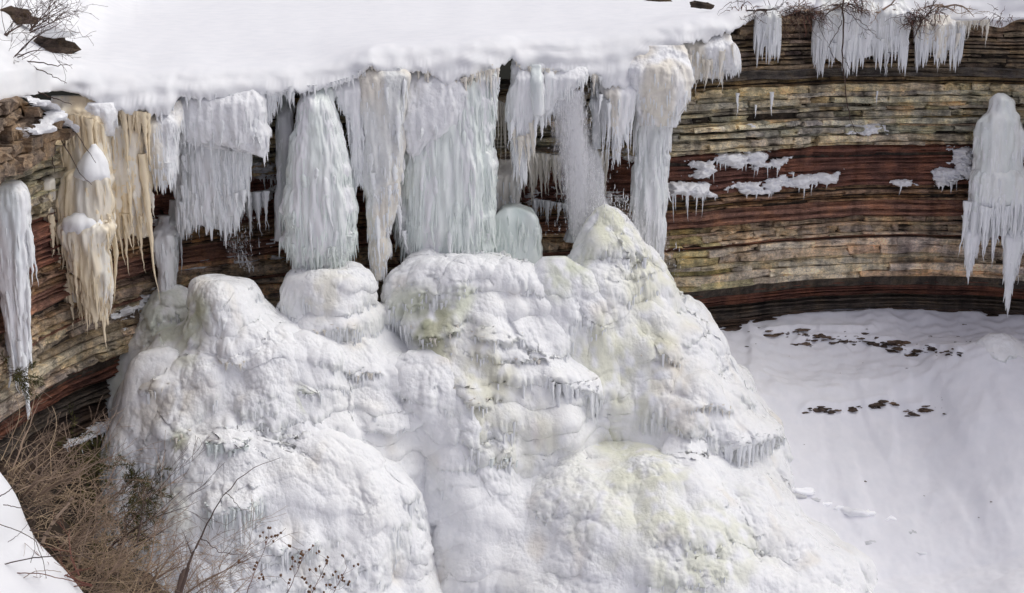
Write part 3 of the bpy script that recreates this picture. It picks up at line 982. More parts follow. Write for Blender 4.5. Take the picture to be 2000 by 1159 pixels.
GRN = (0.56, 0.59, 0.42)
YEL = (0.60, 0.57, 0.36)
OLV = (0.42, 0.43, 0.25)
TANC = (0.74, 0.66, 0.52)
PALE = (0.79, 0.79, 0.66)
MOUND = [  # label, rows, distance, options
    ("left shoulder of the mound with a small flat mesa top",
     [(538, 418, 440, .15), (546, 405, 470, .5), (556, 393, 499, 1.0), (575, 389, 505, 1.25), (590, 386, 506, 1.35), (620, 372, 528, 1.6), (650, 345, 556, 1.95), (690, 306, 596, 2.4), (750, 270, 645, 3.0),
      (810, 242, 690, 3.5), (870, 230, 740, 3.95), (960, 222, 800, 4.6), (1060, 205, 830, 5.3), (1180, 185, 860, 6.1), (1300, 170, 890, 7)], 57.5,
     dict(tints=[(390, 610, 34, OLV, .8), (270, 760, 90, TANC, .55), (330, 650, 60, GRN, .6), (455, 920, 34, OLV, .7), (330, 1000, 90, (0.72, 0.72, 0.62), .5), (600, 770, 26, GRN, .6), (340, 860, 26, OLV, .6)], nspike=2600,
          shelves=[([(405, 872), (440, 860), (488, 876)], .75, 18, 1.6, M_GREEN), ([(520, 870), (560, 884), (590, 868)], .2, 7, .7, M_WHITE), ([(420, 712), (450, 704), (480, 716)], .25, 6, .4, M_CREAM), ([(580, 765), (620, 778), (650, 770)], .35, 8, .7, M_WHITE),
                   ([(300, 842), (340, 852), (370, 845)], .35, 7, .6, M_CREAM), ([(262, 772), (300, 765), (330, 752)], .3, 6, .5, M_CREAM), ([(470, 960), (520, 978), (555, 965)], .35, 9, .6, M_WHITE)])),
    ("round flat-topped drum under the cone-shaped column",
     [(527, 636, 644, .1), (529, 585, 700, 1.0), (537, 560, 719, 1.45), (552, 554, 722, 1.55), (590, 556, 722, 1.6), (598, 560, 726, 1.62), (606, 564, 741, 1.85), (640, 560, 748, 1.95), (652, 552, 766, 2.2), (700, 520, 812, 2.7),
      (760, 490, 848, 3.3), (820, 470, 868, 3.8), (880, 465, 872, 4.2), (960, 460, 880, 4.7), (1100, 450, 920, 5.6), (1300, 440, 940, 6.5)], 59.0,
     dict(amp=0.5, cauli=(0.26, 0.22), smoothness=0.1, tints=[(640, 570, 50, (0.80, 0.77, 0.66), .7)], terr=0.2, fillet=1.1,
          shelves=[([(575, 650), (640, 646), (700, 642)], .18, 9, .35, M_CREAM), ([(660, 724), (700, 736), (745, 726)], .25, 8, .4, M_CREAM), ([(770, 765), (800, 770), (828, 758)], .3, 6, .5, M_WHITE), ([(700, 830), (750, 842), (800, 838)], .25, 7, .5, M_WHITE)])),
    ("layered middle lobe with yellow-green hollows and a hanging lower edge",
     [(496, 935, 955, .1), (503, 870, 1005, .9), (513, 800, 1034, 1.4), (535, 768, 1048, 1.75), (560, 758, 1060, 1.95), (600, 762, 1078, 2.2), (650, 785, 1120, 2.7), (700, 806, 1150, 3.2), (750, 824, 1174, 3.65),
      (800, 838, 1180, 3.9), (835, 850, 1168, 3.95), (858, 862, 1145, 3.6), (872, 880, 1110, 3.1), (890, 900, 1080, 2.6), (1000, 900, 1080, 2.6), (1250, 900, 1080, 2.6)], 60.5,
     dict(tints=[(845, 655, 60, OLV, .85), (800, 600, 40, GRN, .6), (930, 740, 100, (0.74, 0.72, 0.56), .75), (1000, 850, 110, (0.78, 0.77, 0.64), .6), (865, 890, 40, OLV, .6), (900, 590, 30, GRN, .7)], terr=0.2, nspike=3200, cauli=(0.5, 0.3), flute=0.13,
          shelves=[([(790, 640), (850, 664), (900, 640)], .4, 8, .4, M_CREAM), ([(920, 655), (970, 668), (1020, 660)], .3, 8, .45, M_CREAM), ([(1060, 738), (1110, 755), (1172, 764)], .4, 18, 1.7, M_WHITE), ([(852, 880), (930, 905), (1010, 905)], .3, 18, .9, M_GREEN),
                   ([(870, 755), (920, 785), (960, 790)], .3, 6, .5, M_CREAM), ([(1000, 705), (1040, 700), (1075, 710)], .25, 6, .4, M_CREAM)])),
    ("tall right lobe with a pointed yellow-green crest",
     [(398, 1180, 1186, .08), (410, 1164, 1198, .35), (425, 1154, 1212, .6), (445, 1142, 1230, .85), (480, 1116, 1262, 1.2), (520, 1090, 1290, 1.6), (600, 1075, 1335, 2.3), (650, 1085, 1400, 2.85), (740, 1105, 1448, 3.55), (800, 1120, 1495, 4.0),
      (850, 1130, 1524, 4.4), (895, 1140, 1528, 4.6), (925, 1150, 1512, 4.4), (945, 1160, 1495, 4.0), (1100, 1160, 1490, 4.0), (1300, 1160, 1490, 4.0)], 62.3,
     dict(tints=[(1190, 450, 80, (0.80, 0.80, 0.62), .85), (1265, 560, 90, (0.80, 0.79, 0.64), .75), (1180, 720, 110, (0.74, 0.735, 0.57), .85), (1110, 570, 50, GRN, .8), (1330, 830, 50, TANC, .4), (1310, 740, 45, TANC, .4), (1160, 835, 40, OLV, .8), (1440, 920, 30, TANC, .5)],
          terr=0.1, nspike=2600, flute=0.12,
          shelves=[([(1285, 888), (1330, 902), (1380, 908)], .55, 16, 1.3, M_CREAM), ([(1415, 872), (1470, 862), (1525, 848)], .45, 20, 1.5, M_WHITE), ([(1420, 970), (1465, 985), (1510, 965)], .35, 10, .9, M_WHITE), ([(1250, 705), (1290, 696), (1325, 704)], .3, 6, .5, M_CREAM), ([(1340, 800), (1385, 792), (1430, 806)], .3, 7, .6, M_CREAM)])),
    ("wide low apron with a pale green water run",
     [(884, 1190, 1220, .1), (890, 1110, 1320, 1.3), (904, 1060, 1400, 2.3), (935, 1010, 1466, 3.2), (975, 960, 1530, 4.1), (1020, 900, 1600, 4.9), (1080, 840, 1660, 5.7), (1159, 780, 1735, 6.6), (1300, 700, 1860, 8.0)], 57.8,
     dict(tints=[(1380, 1090, 110, (0.76, 0.77, 0.60), .65), (1270, 990, 100, (0.79, 0.79, 0.64), .75), (1130, 960, 120, (0.82, 0.82, 0.74), .6), (1230, 860, 80, (0.78, 0.78, 0.62), .7)], amp=0.75, terr=0.08, cauli=(0.36, 0.26), nspike=900)),
    ("lumpy white ridge below the hanging edge",
     [(862, 866, 890, .1), (874, 854, 930, .8), (904, 842, 992, 1.6), (955, 836, 1050, 2.3), (1040, 836, 1095, 3.0), (1159, 836, 1130, 3.7), (1300, 830, 1160, 4.5)], 57.2, dict(amp=0.6, cauli=(0.45, 0.32), terr=0.1, nspike=700)),
    ("knobbly lower left shoulder behind the dead brush",
     [(858, 430, 450, .1), (866, 390, 510, .7), (890, 345, 570, 1.2), (940, 315, 640, 1.7), (1010, 295, 690, 2.2), (1100, 280, 730, 2.9), (1250, 270, 770, 4)], 54.3,
     dict(amp=0.6, cauli=(0.45, 0.3), terr=0.1, nspike=1800, tints=[(340, 980, 70, (0.73, 0.73, 0.63), .6)], shelves=[([(400, 990), (450, 1000), (510, 988)], .6, 14, 1.1, M_GREEN), ([(520, 1070), (570, 1086), (620, 1066)], .35, 8, .7, M_GREEN)])),
    (None, [(655, 575, 600, .2), (690, 545, 645, .8), (760, 520, 690, 1.3), (860, 510, 725, 1.7), (1000, 500, 745, 2.0), (1200, 500, 745, 2)], 56.6, dict(amp=0.6, nspike=500)),
    ("white cauliflower knobs between drum and middle lobe", [(690, 800, 840, .2), (720, 785, 885, .7), (790, 795, 935, 1.2), (860, 825, 968, 1.3), (900, 845, 962, 1.0), (1100, 860, 950, 1.0)], 57.6, dict(amp=0.5, cauli=(.4, .42), nspike=900)),
    (None, [(500, 1060, 1105, .2), (540, 1048, 1140, .6), (620, 1060, 1180, 1.0), (720, 1085, 1220, 1.3), (820, 1110, 1235, 1.3), (1000, 1110, 1235, 1.3)], 60.2, dict(amp=0.6, nspike=600, tints=[(1110, 540, 50, GRN, .8), (1180, 720, 90, (0.76, 0.755, 0.6), .8)])),
    (None, [(690, 275, 325, .2), (730, 252, 370, .7), (820, 236, 400, 1.2), (900, 236, 420, 1.5), (1000, 220, 430, 1.8), (1200, 220, 430, 2)], 56.0, dict(amp=0.6, nspike=600, tints=[(300, 800, 90, TANC, .5)])),
    (None, [(930, 1420, 1490, .3), (960, 1395, 1525, .9), (1020, 1370, 1560, 1.5), (1159, 1330, 1625, 2.4), (1300, 1300, 1680, 3.2)], 60.0, dict(amp=0.5, nspike=500)),
    (None, [(735, 1290, 1340, .2), (770, 1262, 1388, .8), (840, 1242, 1425, 1.3), (900, 1250, 1420, 1.2), (1100, 1260, 1400, 1.2)], 59.6, dict(amp=0.6, smoothness=.3, nspike=400)),
    (None, [(850, 560, 640, .3), (890, 520, 720, 1.0), (960, 490, 790, 1.6), (1060, 470, 830, 2.2), (1200, 460, 860, 3)], 54.8, dict(amp=0.6, nspike=700)),
]
mroot = empty("ice_mound", P(950, 1159, 58), "huge craggy white ice mound built up under the frozen falls, with several fused lobes", "ice mound")
LB = [Lobe(r, y) for _, r, y, _ in MOUND]
for k, (lb, r, y, kw) in enumerate(MOUND):
    mound_lobe(mroot, "ice_lobe", lb, LB[k], 3 + 5 * k, [o for o in LB if o is not LB[k]], **kw)
r = empty("spray_ice", P(320, 700, 59.2), "grey-green heap of spray ice frozen against the left rock wall", "spray ice")
mound_lobe(r, "ice_body", None, Lobe([(556, 318, 350, .2), (572, 300, 384, .6), (605, 284, 408, .9), (640, 268, 425, 1.1), (690, 206, 432, 1.4), (730, 196, 432, 1.6), (775, 208, 432, 1.7), (810, 250, 432, 1.6), (860, 300, 432, 1.5), (1000, 320, 432, 1.5)], 59.2), 33,
           amp=0.6, cauli=(0.3, 0.2), nspike=500, tints=[(300, 620, 120, (0.62, 0.65, 0.55), .8), (230, 740, 80, (0.62, 0.64, 0.55), .7)])
r = empty("drip_cone", P(1940, 750, 67.3), "small frozen drip cone on the talus under the big right icicle", "drip cone")
mound_lobe(r, "ice_body", None, Lobe([(652, 1936, 1956, .1), (662, 1912, 1985, .5), (690, 1880, 2030, 1.0), (730, 1850, 2080, 1.6), (800, 1800, 2140, 2.4), (900, 1740, 2200, 3.4), (1020, 1700, 2260, 4.4)], 67.3, res=0.09), 37, amp=0.35, cauli=(0.14, 0.1), smoothness=0.4, nspike=60, terr=0,
           shelves=[([(1925, 690), (1950, 706), (1985, 690)], .3, 8, .8, M_WHITE)])

# ------------------------------------------------------------------ ice bodies (columns, curtains)
ICE_T = (0.87, 0.92, 0.885)
WHT_T = (0.90, 0.90, 0.915)
TAN_T = (0.80, 0.67, 0.47)
CRM_T = (0.84, 0.79, 0.70)


def ice_body(parent, rows, Y, seed, name="ice_body", tint=ICE_T, tint2=WHT_T, res=0.05, flute=0.07, ff=4.0, crust=0.0, lump=0.0, mat=None, ex=2.6, drop=0.0,
             spikes=0, slen=(0.15, 0.6), smat=None, sout=0.10, srow=(0.0, 1.0), fz=0.12, top='tuck', strands=None):
    """rows: (py, pxL, pxR, half thickness m[, Y shift])"""
    rows = np.array([list(r) + [0.0] * (5 - len(r)) for r in rows], float)
    if top == 'tuck':
        rows[0, 0] -= 5
    a = P(rows[:, 1], rows[:, 0], Y + rows[:, 4]); b = P(rows[:, 2], rows[:, 0], Y + rows[:, 4])
    z, xl, xr, T, YS = a[:, 2], a[:, 0], b[:, 0], rows[:, 3], Y + rows[:, 4]
    order = np.argsort(-z)
    nv = max(8, int((z.max() - z.min()) / (res * 1.25)))
    Z = np.linspace(z.max(), z.min(), nv)
    f = lambda v: np.interp(-Z, -z[order], v[order])
    HW, CX, TT, YY = f((xr - xl) / 2), f((xl + xr) / 2), f(T), f(YS)
    k = max(5, int(nv * 0.07) | 1)
    ker = np.hanning(k + 2)[1:-1]; ker /= ker.sum()
    sm = lambda q: np.convolve(np.pad(q, k // 2, mode='edge'), ker, mode='valid')
    HW, CX, TT = sm(HW), sm(CX), sm(TT)
    dt = np.clip((Z[0] - Z) / min(0.45, 0.3 * (Z[0] - Z[-1])), 0, 1)
    rd = np.sqrt(np.clip(1 - (1 - dt) ** 2, 0.0, 1))
    if top == 'tuck':
        dt = smooth((Z[0] - Z) / min(0.9, 0.35 * (Z[0] - Z[-1])))
        TT = TT * (0.35 + 0.65 * dt)
        YY = YY + 0.45 * (1 - dt)
    elif top == 'round':
        TT = TT * (0.06 + 0.94 * rd)
        HW = HW * (0.62 + 0.38 * rd)
    zz = np.stack([Z * 0.9, Z * 0 + seed * 3.7, Z * 0], -1)
    CX = CX + 0.10 * pn(zz, 1, seed + 31) * np.minimum(1, HW / .3)
    HW = HW * (1 + 0.16 * pn(zz, 1.3, seed + 32) + 0.08 * pn(zz, 3.1, seed + 33))
    nu = int(np.clip(2.6 * (HW.max() * 2 + TT.max()) / res, 18, 420))
    th = np.linspace(0, 2 * math.pi, nu, endpoint=False)
    c, s = np.cos(th), np.sin(th)
    e = 2.0 / ex
    cx, sy = np.sign(c) * np.abs(c) ** e, np.sign(s) * np.abs(s) ** e
    G = np.zeros((nv, nu, 3))
    G[..., 0] = CX[:, None] + HW[:, None] * cx
    G[..., 1] = YY[:, None] - TT[:, None] * sy
    G[..., 2] = Z[:, None]
    n = np.zeros_like(G)
    n[..., 0] = c * TT.mean(); n[..., 1] = -s * HW.mean()
    n /= np.linalg.norm(n, axis=-1, keepdims=True)
    Q = G + seed * 11.3
    vfr = np.linspace(0, 1, nv)[:, None]
    side = np.minimum(1.0, np.minimum(HW, TT)[:, None] / 0.25)
    QF = Q * np.array([1, 1, fz])
    d = 1.5 * flute * (pn(QF, ff, seed) + 0.6 * pn(QF, ff * 2.3, seed + 1)) + flute * 1.6 * (lumps(QF, ff * 0.45, seed + 2) - 0.5)
    d += 0.10 * side * pn(Q, 0.7, seed + 3)
    if crust:
        cm = smooth(0.5 + 1.6 * pn(Q, 0.5, seed + 4))
        d = d + crust * cm * (lumps(Q, 3.4, seed + 5) * 0.7 + lumps(Q, 7.0, seed + 6) * 0.35)
    if lump:
        QL = Q * np.array([1, 1, 0.65])
        d = d + lump * (lumps(QL, 1.5, seed + 7) - 0.4) + lump * 0.5 * lumps(QL, 3.6, seed + 8)
    G = G + n * (d * side)[..., None]
    if drop:
        dr = np.abs(pn(np.stack([G[..., 0], G[..., 1], G[..., 0] * 0 + seed], -1), 1.1, seed + 9)) * 1.3 + 0.6 * np.abs(pn(G * np.array([1, 1, 0]) + seed, 3.7, seed + 10))
        G[..., 2] -= drop * dr * vfr ** 3
    w = smooth(0.5 + 1.4 * pn(Q * np.array([1.6, 1.6, 0.22]), 1, seed + 11))[..., None]
    t = np.array(tint) * (1 - w) + np.array(tint2) * w
    t = t * (1 + 0.05 * pn(QF, 6, seed + 12)[..., None])
    tp, bt = G[0].mean(0)[None], G[-1].mean(0)[None] - np.array([0, 0, 0.05])
    V = np.concatenate([G.reshape(-1, 3), tp, bt])
    tt = np.clip(np.concatenate([t.reshape(-1, 3), np.ones((2, 3)) * np.array(tint)]), 0, 0.94)
    kk = np.arange(nu); N = nv * nu
    o = mk(name, V, [grid_faces(nv, nu, True), np.stack([np.full(nu, N), (kk + 1) % nu, kk], -1), np.stack([np.full(nu, N + 1), (nv - 1) * nu + kk, (nv - 1) * nu + (kk + 1) % nu], -1)], mat or M_ICE, parent, tt)
    if strands is None:
        strands = int((HW.mean() * 2.4) * (Z[0] - Z[-1]) * 1.5) if spikes else 0
    r2 = np.random.default_rng(seed + 178)
    fr = np.where(s > -0.45)[0]
    for q in range(strands):
        i = int(nv * r2.uniform(0.0, 0.75)); j = int(fr[r2.integers(0, len(fr))])
        rem = float(G[i, j, 2] - Z[-1])
        L = min(rem * r2.uniform(.55, 1.15), r2.uniform(.6, 3.2))
        R = min(r2.uniform(.06, .12) + .022 * L, 0.55 * float(HW[i]))
        icicle(parent, G[i, j] - n[i, j] * R * 0.25, L, R * 1.15, (smat or M_WHITE) if r2.random() < .55 else M_WHITE if smat is not M_TAN else M_CREAM, True)
    if spikes:
        spikes = int(spikes * 0.42)
        r = np.random.default_rng(seed + 77)
        i = (nv * (srow[0] + (srow[1] - srow[0]) * r.random(spikes) ** 0.8)).astype(int).clip(0, nv - 1)
        front = np.where(s > -0.35)[0]
        j = front[r.integers(0, len(front), spikes)]
        L = slen[0] + (slen[1] - slen[0]) * r.random(spikes) ** 2
        R = 0.018 + 0.02 * r.random(spikes) + 0.05 * L
        base = G[i, j] - n[i, j] * (R * 0.75)[:, None]
        V, Fq = spikes_geo(base, L, R, n[i, j] * (sout * L)[:, None])
        so = mk("icicle_feathers", V, Fq, smat or M_WHITE, parent)
        so["kind"] = "stuff"
    return G


def root_at(name, label, px, py, Y, cat, group=None):
    return empty(name, P(px, py, Y), label, cat, group)


YL = lambda px: float(ylip(px))

# big cone column under the left part of the lip
r1 = root_at("ice_column", "tall cone-shaped pale green ice column, narrow at the top, above the round drum", 625, 520, 59.6, "ice column")
ice_body(r1, [(158, 606, 638, .4), (190, 595, 646, .65), (240, 581, 660, .9), (300, 566, 676, 1.1), (360, 556, 690, 1.25), (420, 555, 696, 1.25), (465, 557, 694, 1.2), (495, 572, 676, 1.0), (510, 590, 655, .8)], 59.9, 101,
         "column_body", smat=M_GREEN, spikes=2200, slen=(.2, .9), drop=0.5, flute=0.08)
fringe(r1, [(558, 470), (575, 486), (625, 496), (660, 486), (692, 462)], 59.1, 22, .3, 1.0, .05, .12, M_GREEN, dy=.5)
# thin shadowed column at its left
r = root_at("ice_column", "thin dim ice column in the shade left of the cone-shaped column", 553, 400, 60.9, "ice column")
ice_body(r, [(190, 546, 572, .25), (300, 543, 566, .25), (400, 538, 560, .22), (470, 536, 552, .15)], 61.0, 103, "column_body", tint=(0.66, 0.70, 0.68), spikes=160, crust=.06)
# columns between the cone and the wide curtain
r = root_at("ice_curtain", "narrow ragged icicle curtain right beside the cone-shaped column", 695, 250, 60.2, "icicle curtain")
ice_body(r, [(140, 640, 712, .25), (180, 655, 713, .35), (230, 680, 714, .35), (300, 692, 713, .3), (350, 696, 710, .2)], 60.4, 105, "curtain_body", tint=WHT_T, spikes=500, crust=.08, drop=.6)
fringe(r, [(650, 180), (680, 235), (694, 330), (710, 345)], 60.2, 12, .4, 1.5, .05, .12, M_WHITE)
r = root_at("ice_curtain", "knobbly twin icicle column between the cone-shaped and the wide column", 745, 530, 60.6, "icicle curtain")
ice_body(r, [(116, 716, 790, .25), (200, 714, 786, .45), (300, 714, 776, .5), (360, 722, 768, .45), (430, 726, 762, .35), (500, 728, 752, .28), (545, 730, 744, .15)], 60.6, 107, "curtain_body", tint=(0.80, 0.81, 0.80), tint2=CRM_T, crust=.10, lump=.14, spikes=900, mat=M_CRUST, flute=.1)
fringe(r, [(716, 300), (735, 372), (760, 372), (778, 300)], 60.3, 12, .6, 2.2, .08, .16, M_WHITE, dy=.3)
fringe(r, [(716, 140), (790, 140)], 60.5, 9, .8, 3.2, .06, .12, M_WHITE)
# the wide column
r = root_at("ice_column", "widest ice column with a snow-crusted top and feathered pale green face", 870, 500, 61.8, "ice column")
ice_body(r, [(116, 816, 966, .3), (150, 806, 966, .6), (172, 795, 966, .8), (240, 788, 962, 1.1), (320, 784, 960, 1.3), (400, 780, 960, 1.35), (455, 780, 960, 1.25), (490, 800, 955, 1.05), (520, 850, 945, .75)], 62.0, 111,
         "column_body", smat=M_GREEN, spikes=3000, slen=(.2, .95), drop=.6, flute=.09, sout=.14)
ice_body(r, [(128, 790, 872, .3), (165, 787, 902, .5), (205, 785, 905, .72), (238, 786, 890, .72), (262, 790, 862, .55), (275, 795, 830, .3)], 61.45, 112, "snow_crust", tint=WHT_T, crust=.16, lump=.10, mat=M_CRUST, drop=.6, ex=3.2, spikes=260)
fringe(r, [(780, 450), (850, 505), (900, 515), (940, 500), (960, 450)], 61.0, 26, .3, 1.1, .06, .13, M_WHITE, dy=.5)
fringe(r, [(880, 170), (930, 150), (975, 140)], 61.2, 14, .3, 1.2, .05, .1, M_CREAM, dy=.2)
fringe(r, [(950, 150), (975, 160)], 61.4, 8, .8, 2.0, .06, .1, M_WHITE, dy=.2)
# right of the dark gap
r = root_at("ice_curtain", "white tapering icicle curtain right of the dark gap beside the widest column", 1025, 300, 62.6, "icicle curtain")
ice_body(r, [(118, 1004, 1064, .3), (170, 998, 1062, .45), (220, 994, 1050, .45), (270, 996, 1030, .35), (310, 1006, 1028, .2)], 62.8, 115, "curtain_body", tint=WHT_T, spikes=700, slen=(.2, .8), drop=.8, crust=.05)
ice_body(r, [(134, 1038, 1058, .22), (180, 1038, 1060, .25), (225, 1042, 1060, .2)], 62.3, 116, "clear_column", tint=(0.74, 0.79, 0.78), flute=.04)
fringe(r, [(996, 230), (1010, 275), (1030, 270), (1045, 225)], 62.5, 16, .5, 2.2, .06, .13, M_CREAM, dy=.3)
r = root_at("icicle_cluster", "thin long icicles hanging in the dark gap beside the widest column", 985, 300, 63.6, "icicles")
fringe(r, [(964, 200), (1000, 215)], 63.4, 9, 1.2, 3.4, .05, .09, M_CREAM, dy=.3, power=1.0)
r = root_at("ice_curtain", "snow-plastered icy bulge at the lip left of the open waterfall", 1100, 190, 63.2, "icicle curtain")
ice_body(r, [(120, 1056, 1150, .35), (150, 1060, 1140, .55), (185, 1058, 1108, .5), (215, 1052, 1080, .35), (228, 1052, 1064, .2)], 63.3, 117, "curtain_body", tint=WHT_T, crust=.14, spikes=300, mat=M_CRUST, drop=.3)
ice_body(r, [(122, 1062, 1084, .2), (170, 1062, 1082, .22), (215, 1060, 1076, .15)], 62.9, 118, "clear_column", tint=(0.74, 0.79, 0.78), flute=.04)
fringe(r, [(1066, 200), (1100, 180), (1150, 150)], 63.2, 12, .3, .9, .05, .09, M_WHITE, dy=.2)
# icicles right of the waterfall
r = root_at("icicle_cluster", "bunch of long white icicles under the sagging snow right of the open waterfall", 1200, 300, 63.9, "icicles")
ice_body(r, [(150, 1168, 1244, .3), (185, 1178, 1246, .4), (225, 1190, 1236, .35), (270, 1196, 1214, .25), (300, 1198, 1208, .15)], 64.0, 119, "curtain_body", tint=WHT_T, tint2=CRM_T, spikes=350, drop=.6)
fringe(r, [(1172, 190), (1200, 220), (1240, 190)], 63.8, 20, .7, 3.4, .06, .13, M_WHITE, dy=.35, power=1.3)
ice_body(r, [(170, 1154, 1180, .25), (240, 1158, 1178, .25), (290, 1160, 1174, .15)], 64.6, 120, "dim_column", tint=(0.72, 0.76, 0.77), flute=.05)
# the column at the right end of the falls
r = root_at("ice_column", "long straight ice column at the right end of the falls under a crusted snow bulge", 1268, 525, 64.8, "ice column")
ice_body(r, [(95, 1236, 1330, .5), (130, 1232, 1332, .7), (180, 1236, 1330, .75), (215, 1244, 1326, .65), (236, 1254, 1312, .4)], 64.7, 121, "snow_crust", tint=WHT_T, tint2=CRM_T, crust=.17, lump=.2, mat=M_CRUST, spikes=350, drop=.4)
ice_body(r, [(200, 1236, 1312, .45), (300, 1238, 1304, .5), (400, 1238, 1298, .5), (460, 1240, 1290, .45), (505, 1244, 1284, .4), (540, 1252, 1280, .25)], 65.1, 122, "column_body", tint=(0.80, 0.83, 0.82), spikes=1300, slen=(.2, .9), flute=.09, sout=.06)
fringe(r, [(1240, 215), (1275, 236), (1330, 215)], 64.4, 14, .3, 1.2, .05, .11, M_WHITE, dy=.3)
# cream fringe on the far corner
r = root_at("icicle_cluster", "cream coloured icicle fringe at the far right corner of the snow lip", 1385, 150, 66.3, "icicles")
ice_body(r, [(72, 1322, 1425, .3), (95, 1324, 1440, .4), (120, 1330, 1440, .35), (138, 1336, 1410, .2)], 66.4, 123, "curtain_body", tint=CRM_T, tint2=WHT_T, crust=.1, mat=M_CRUST, drop=.6, spikes=400)
fringe(r, [(1330, 110), (1385, 125), (1436, 90)], 66.1, 28, .5, 1.8, .06, .15, M_CREAM, dy=.35)
icicle(r, P(1412, 130, 66.3), 1.1, .08, M_CREAM)

# leftmost long icicle
r = root_at("ice_column", "very long blue-white icicle hanging at the far left with a snowy blunt top", 30, 400, 50.6, "icicle")
ice_body(r, [(356, -24, 36, .35), (366, -32, 48, .5), (390, -30, 52, .55), (450, -20, 53, .5), (550, 4, 54, .42), (640, 14, 53, .32), (700, 24, 54, .22), (740, 46, 55, .10), (792, 52, 55, .03)], 50.6, 131, "column_body", top='flat', crust=.07, tint=(0.80, 0.84, 0.86), spikes=500, slen=(.2, .8), flute=.06, sout=.05)
fringe(r, [(2, 540), (20, 640), (45, 690)], 50.4, 9, .5, 1.6, .05, .11, M_WHITE, dy=.2)

# tan curtain
r = root_at("ice_curtain", "large tan stained ice curtain on the left with two snow caps and long tapering icicles", 150, 450, 55.4, "icicle curtain")
ice_body(r, [(196, 98, 190, .3), (230, 96, 196, .4), (300, 96, 200, .5), (350, 86, 208, .55), (420, 82, 212, .6), (470, 92, 212, .5), (520, 108, 210, .4), (560, 118, 206, .3)], 55.9, 141, "curtain_body", tint=TAN_T, tint2=CRM_T, lump=.10, crust=.05, spikes=1100, slen=(.2, 1.0), smat=M_TAN, drop=1.0, flute=.13, ff=2.6)
ice_body(r, [(330, 128, 208, .35), (355, 124, 211, .5), (420, 126, 211, .5), (440, 134, 205, .3)], 55.2, 142, "middle_tier", top='round', tint=TAN_T, tint2=CRM_T, lump=.08, spikes=250, smat=M_TAN, drop=.3, flute=.1)
ice_body(r, [(422, 124, 206, .4), (450, 118, 212, .6), (520, 150, 208, .5), (570, 170, 206, .3), (610, 186, 205, .15)], 55.0, 143, "lower_tier", top='round', tint=TAN_T, tint2=CRM_T, lump=.08, spikes=420, smat=M_TAN, drop=.8, flute=.12)
ice_body(r, [(345, 80, 104, .3), (400, 78, 106, .35), (450, 84, 102, .25)], 55.0, 144, "side_column", top='round', tint=CRM_T, tint2=TAN_T, spikes=120, smat=M_TAN, lump=.08, drop=.4)
ice_body(r, [(282, 181, 185, .05), (294, 175, 192, .22), (312, 164, 202, .40), (330, 154, 209, .54), (342, 152, 209, .5), (350, 168, 200, .3)], 55.1, 145, "snow_cap", top='flat', tint=WHT_T, mat=M_SNOW, flute=.06, ff=2, lump=.07, ex=2, strands=0, drop=.2)
ice_body(r, [(412, 152, 176, .2), (418, 138, 194, .42), (427, 126, 206, .6), (437, 121, 211, .62), (446, 124, 205, .45)], 54.9, 146, "snow_cap", top='flat', tint=WHT_T, mat=M_SNOW, flute=.06, ff=2, lump=.09, ex=2, strands=0, drop=.35)
fringe(r, [(96, 240), (150, 230), (200, 250)], 55.4, 26, .6, 3.0, .06, .14, M_TAN, dy=.3, power=1.2)
fringe(r, [(84, 400), (110, 450), (150, 455), (210, 440)], 54.8, 26, .5, 2.0, .06, .13, M_TAN, dy=.3, power=1.3)
fringe(r, [(100, 470), (130, 540), (170, 560), (208, 540)], 55.1, 34, .6, 2.3, .07, .16, M_TAN, dy=.4)
icicle(r, P(197, 560, 55.0), 2.55, .17, M_TAN)
icicle(r, P(122, 520, 55.2), 2.0, .15, M_TAN)
r = root_at("ice_curtain", "rippled tan ice ribs hanging right of the snow-capped tan curtain", 250, 400, 56.6, "icicle curtain")
ice_body(r, [(215, 214, 292, .3), (260, 216, 290, .45), (330, 216, 286, .5), (390, 222, 284, .4), (440, 228, 282, .25)], 56.9, 147, "curtain_body", tint=TAN_T, tint2=CRM_T, lump=.14, spikes=500, smat=M_TAN, flute=.14, ff=2.6, drop=.8)
for (a, b, c, d_, w) in ((222, 330, 238, 520, .14), (246, 360, 236, 540, .13), (262, 330, 270, 540, .15), (278, 300, 276, 590, .14), (252, 300, 258, 470, .16)):
    p0, p1 = P(a, b, 56.4), P(c, d_, 56.4)
    icicle(r, p0, float(p0[2] - p1[2]), w * 1.2, M_TAN)
fringe(r, [(216, 420), (284, 430)], 56.5, 9, .4, 1.6, .06, .12, M_TAN, dy=.3)
ice_body(r, [(200, 180, 214, .2), (214, 172, 222, .38), (228, 176, 221, .36), (243, 188, 212, .15)], 56.1, 148, "snow_shelf", top='flat', tint=WHT_T, mat=M_CRUST, crust=.12, lump=.14, drop=.5, strands=8, spikes=60)
fringe(r, [(216, 225), (250, 222), (292, 228)], 56.5, 26, .5, 2.6, .06, .13, M_TAN, dy=.3, power=1.2)

# white curtain under the left snow pillow
r = root_at("ice_curtain", "white knobbly icicle curtain under the rounded snow pillow at left", 310, 330, 57.0, "icicle curtain")
ice_body(r, [(205, 214, 340, .4), (235, 240, 341, .5), (280, 270, 340, .45), (320, 300, 338, .35), (345, 306, 332, .2)], 57.1, 151, "curtain_body", tint=WHT_T, tint2=CRM_T, crust=.1, lump=.1, spikes=900, mat=M_CRUST, drop=.5)
fringe(r, [(250, 235), (290, 290), (318, 330), (338, 320)], 56.8, 22, .3, 1.1, .05, .12, M_WHITE, dy=.3)
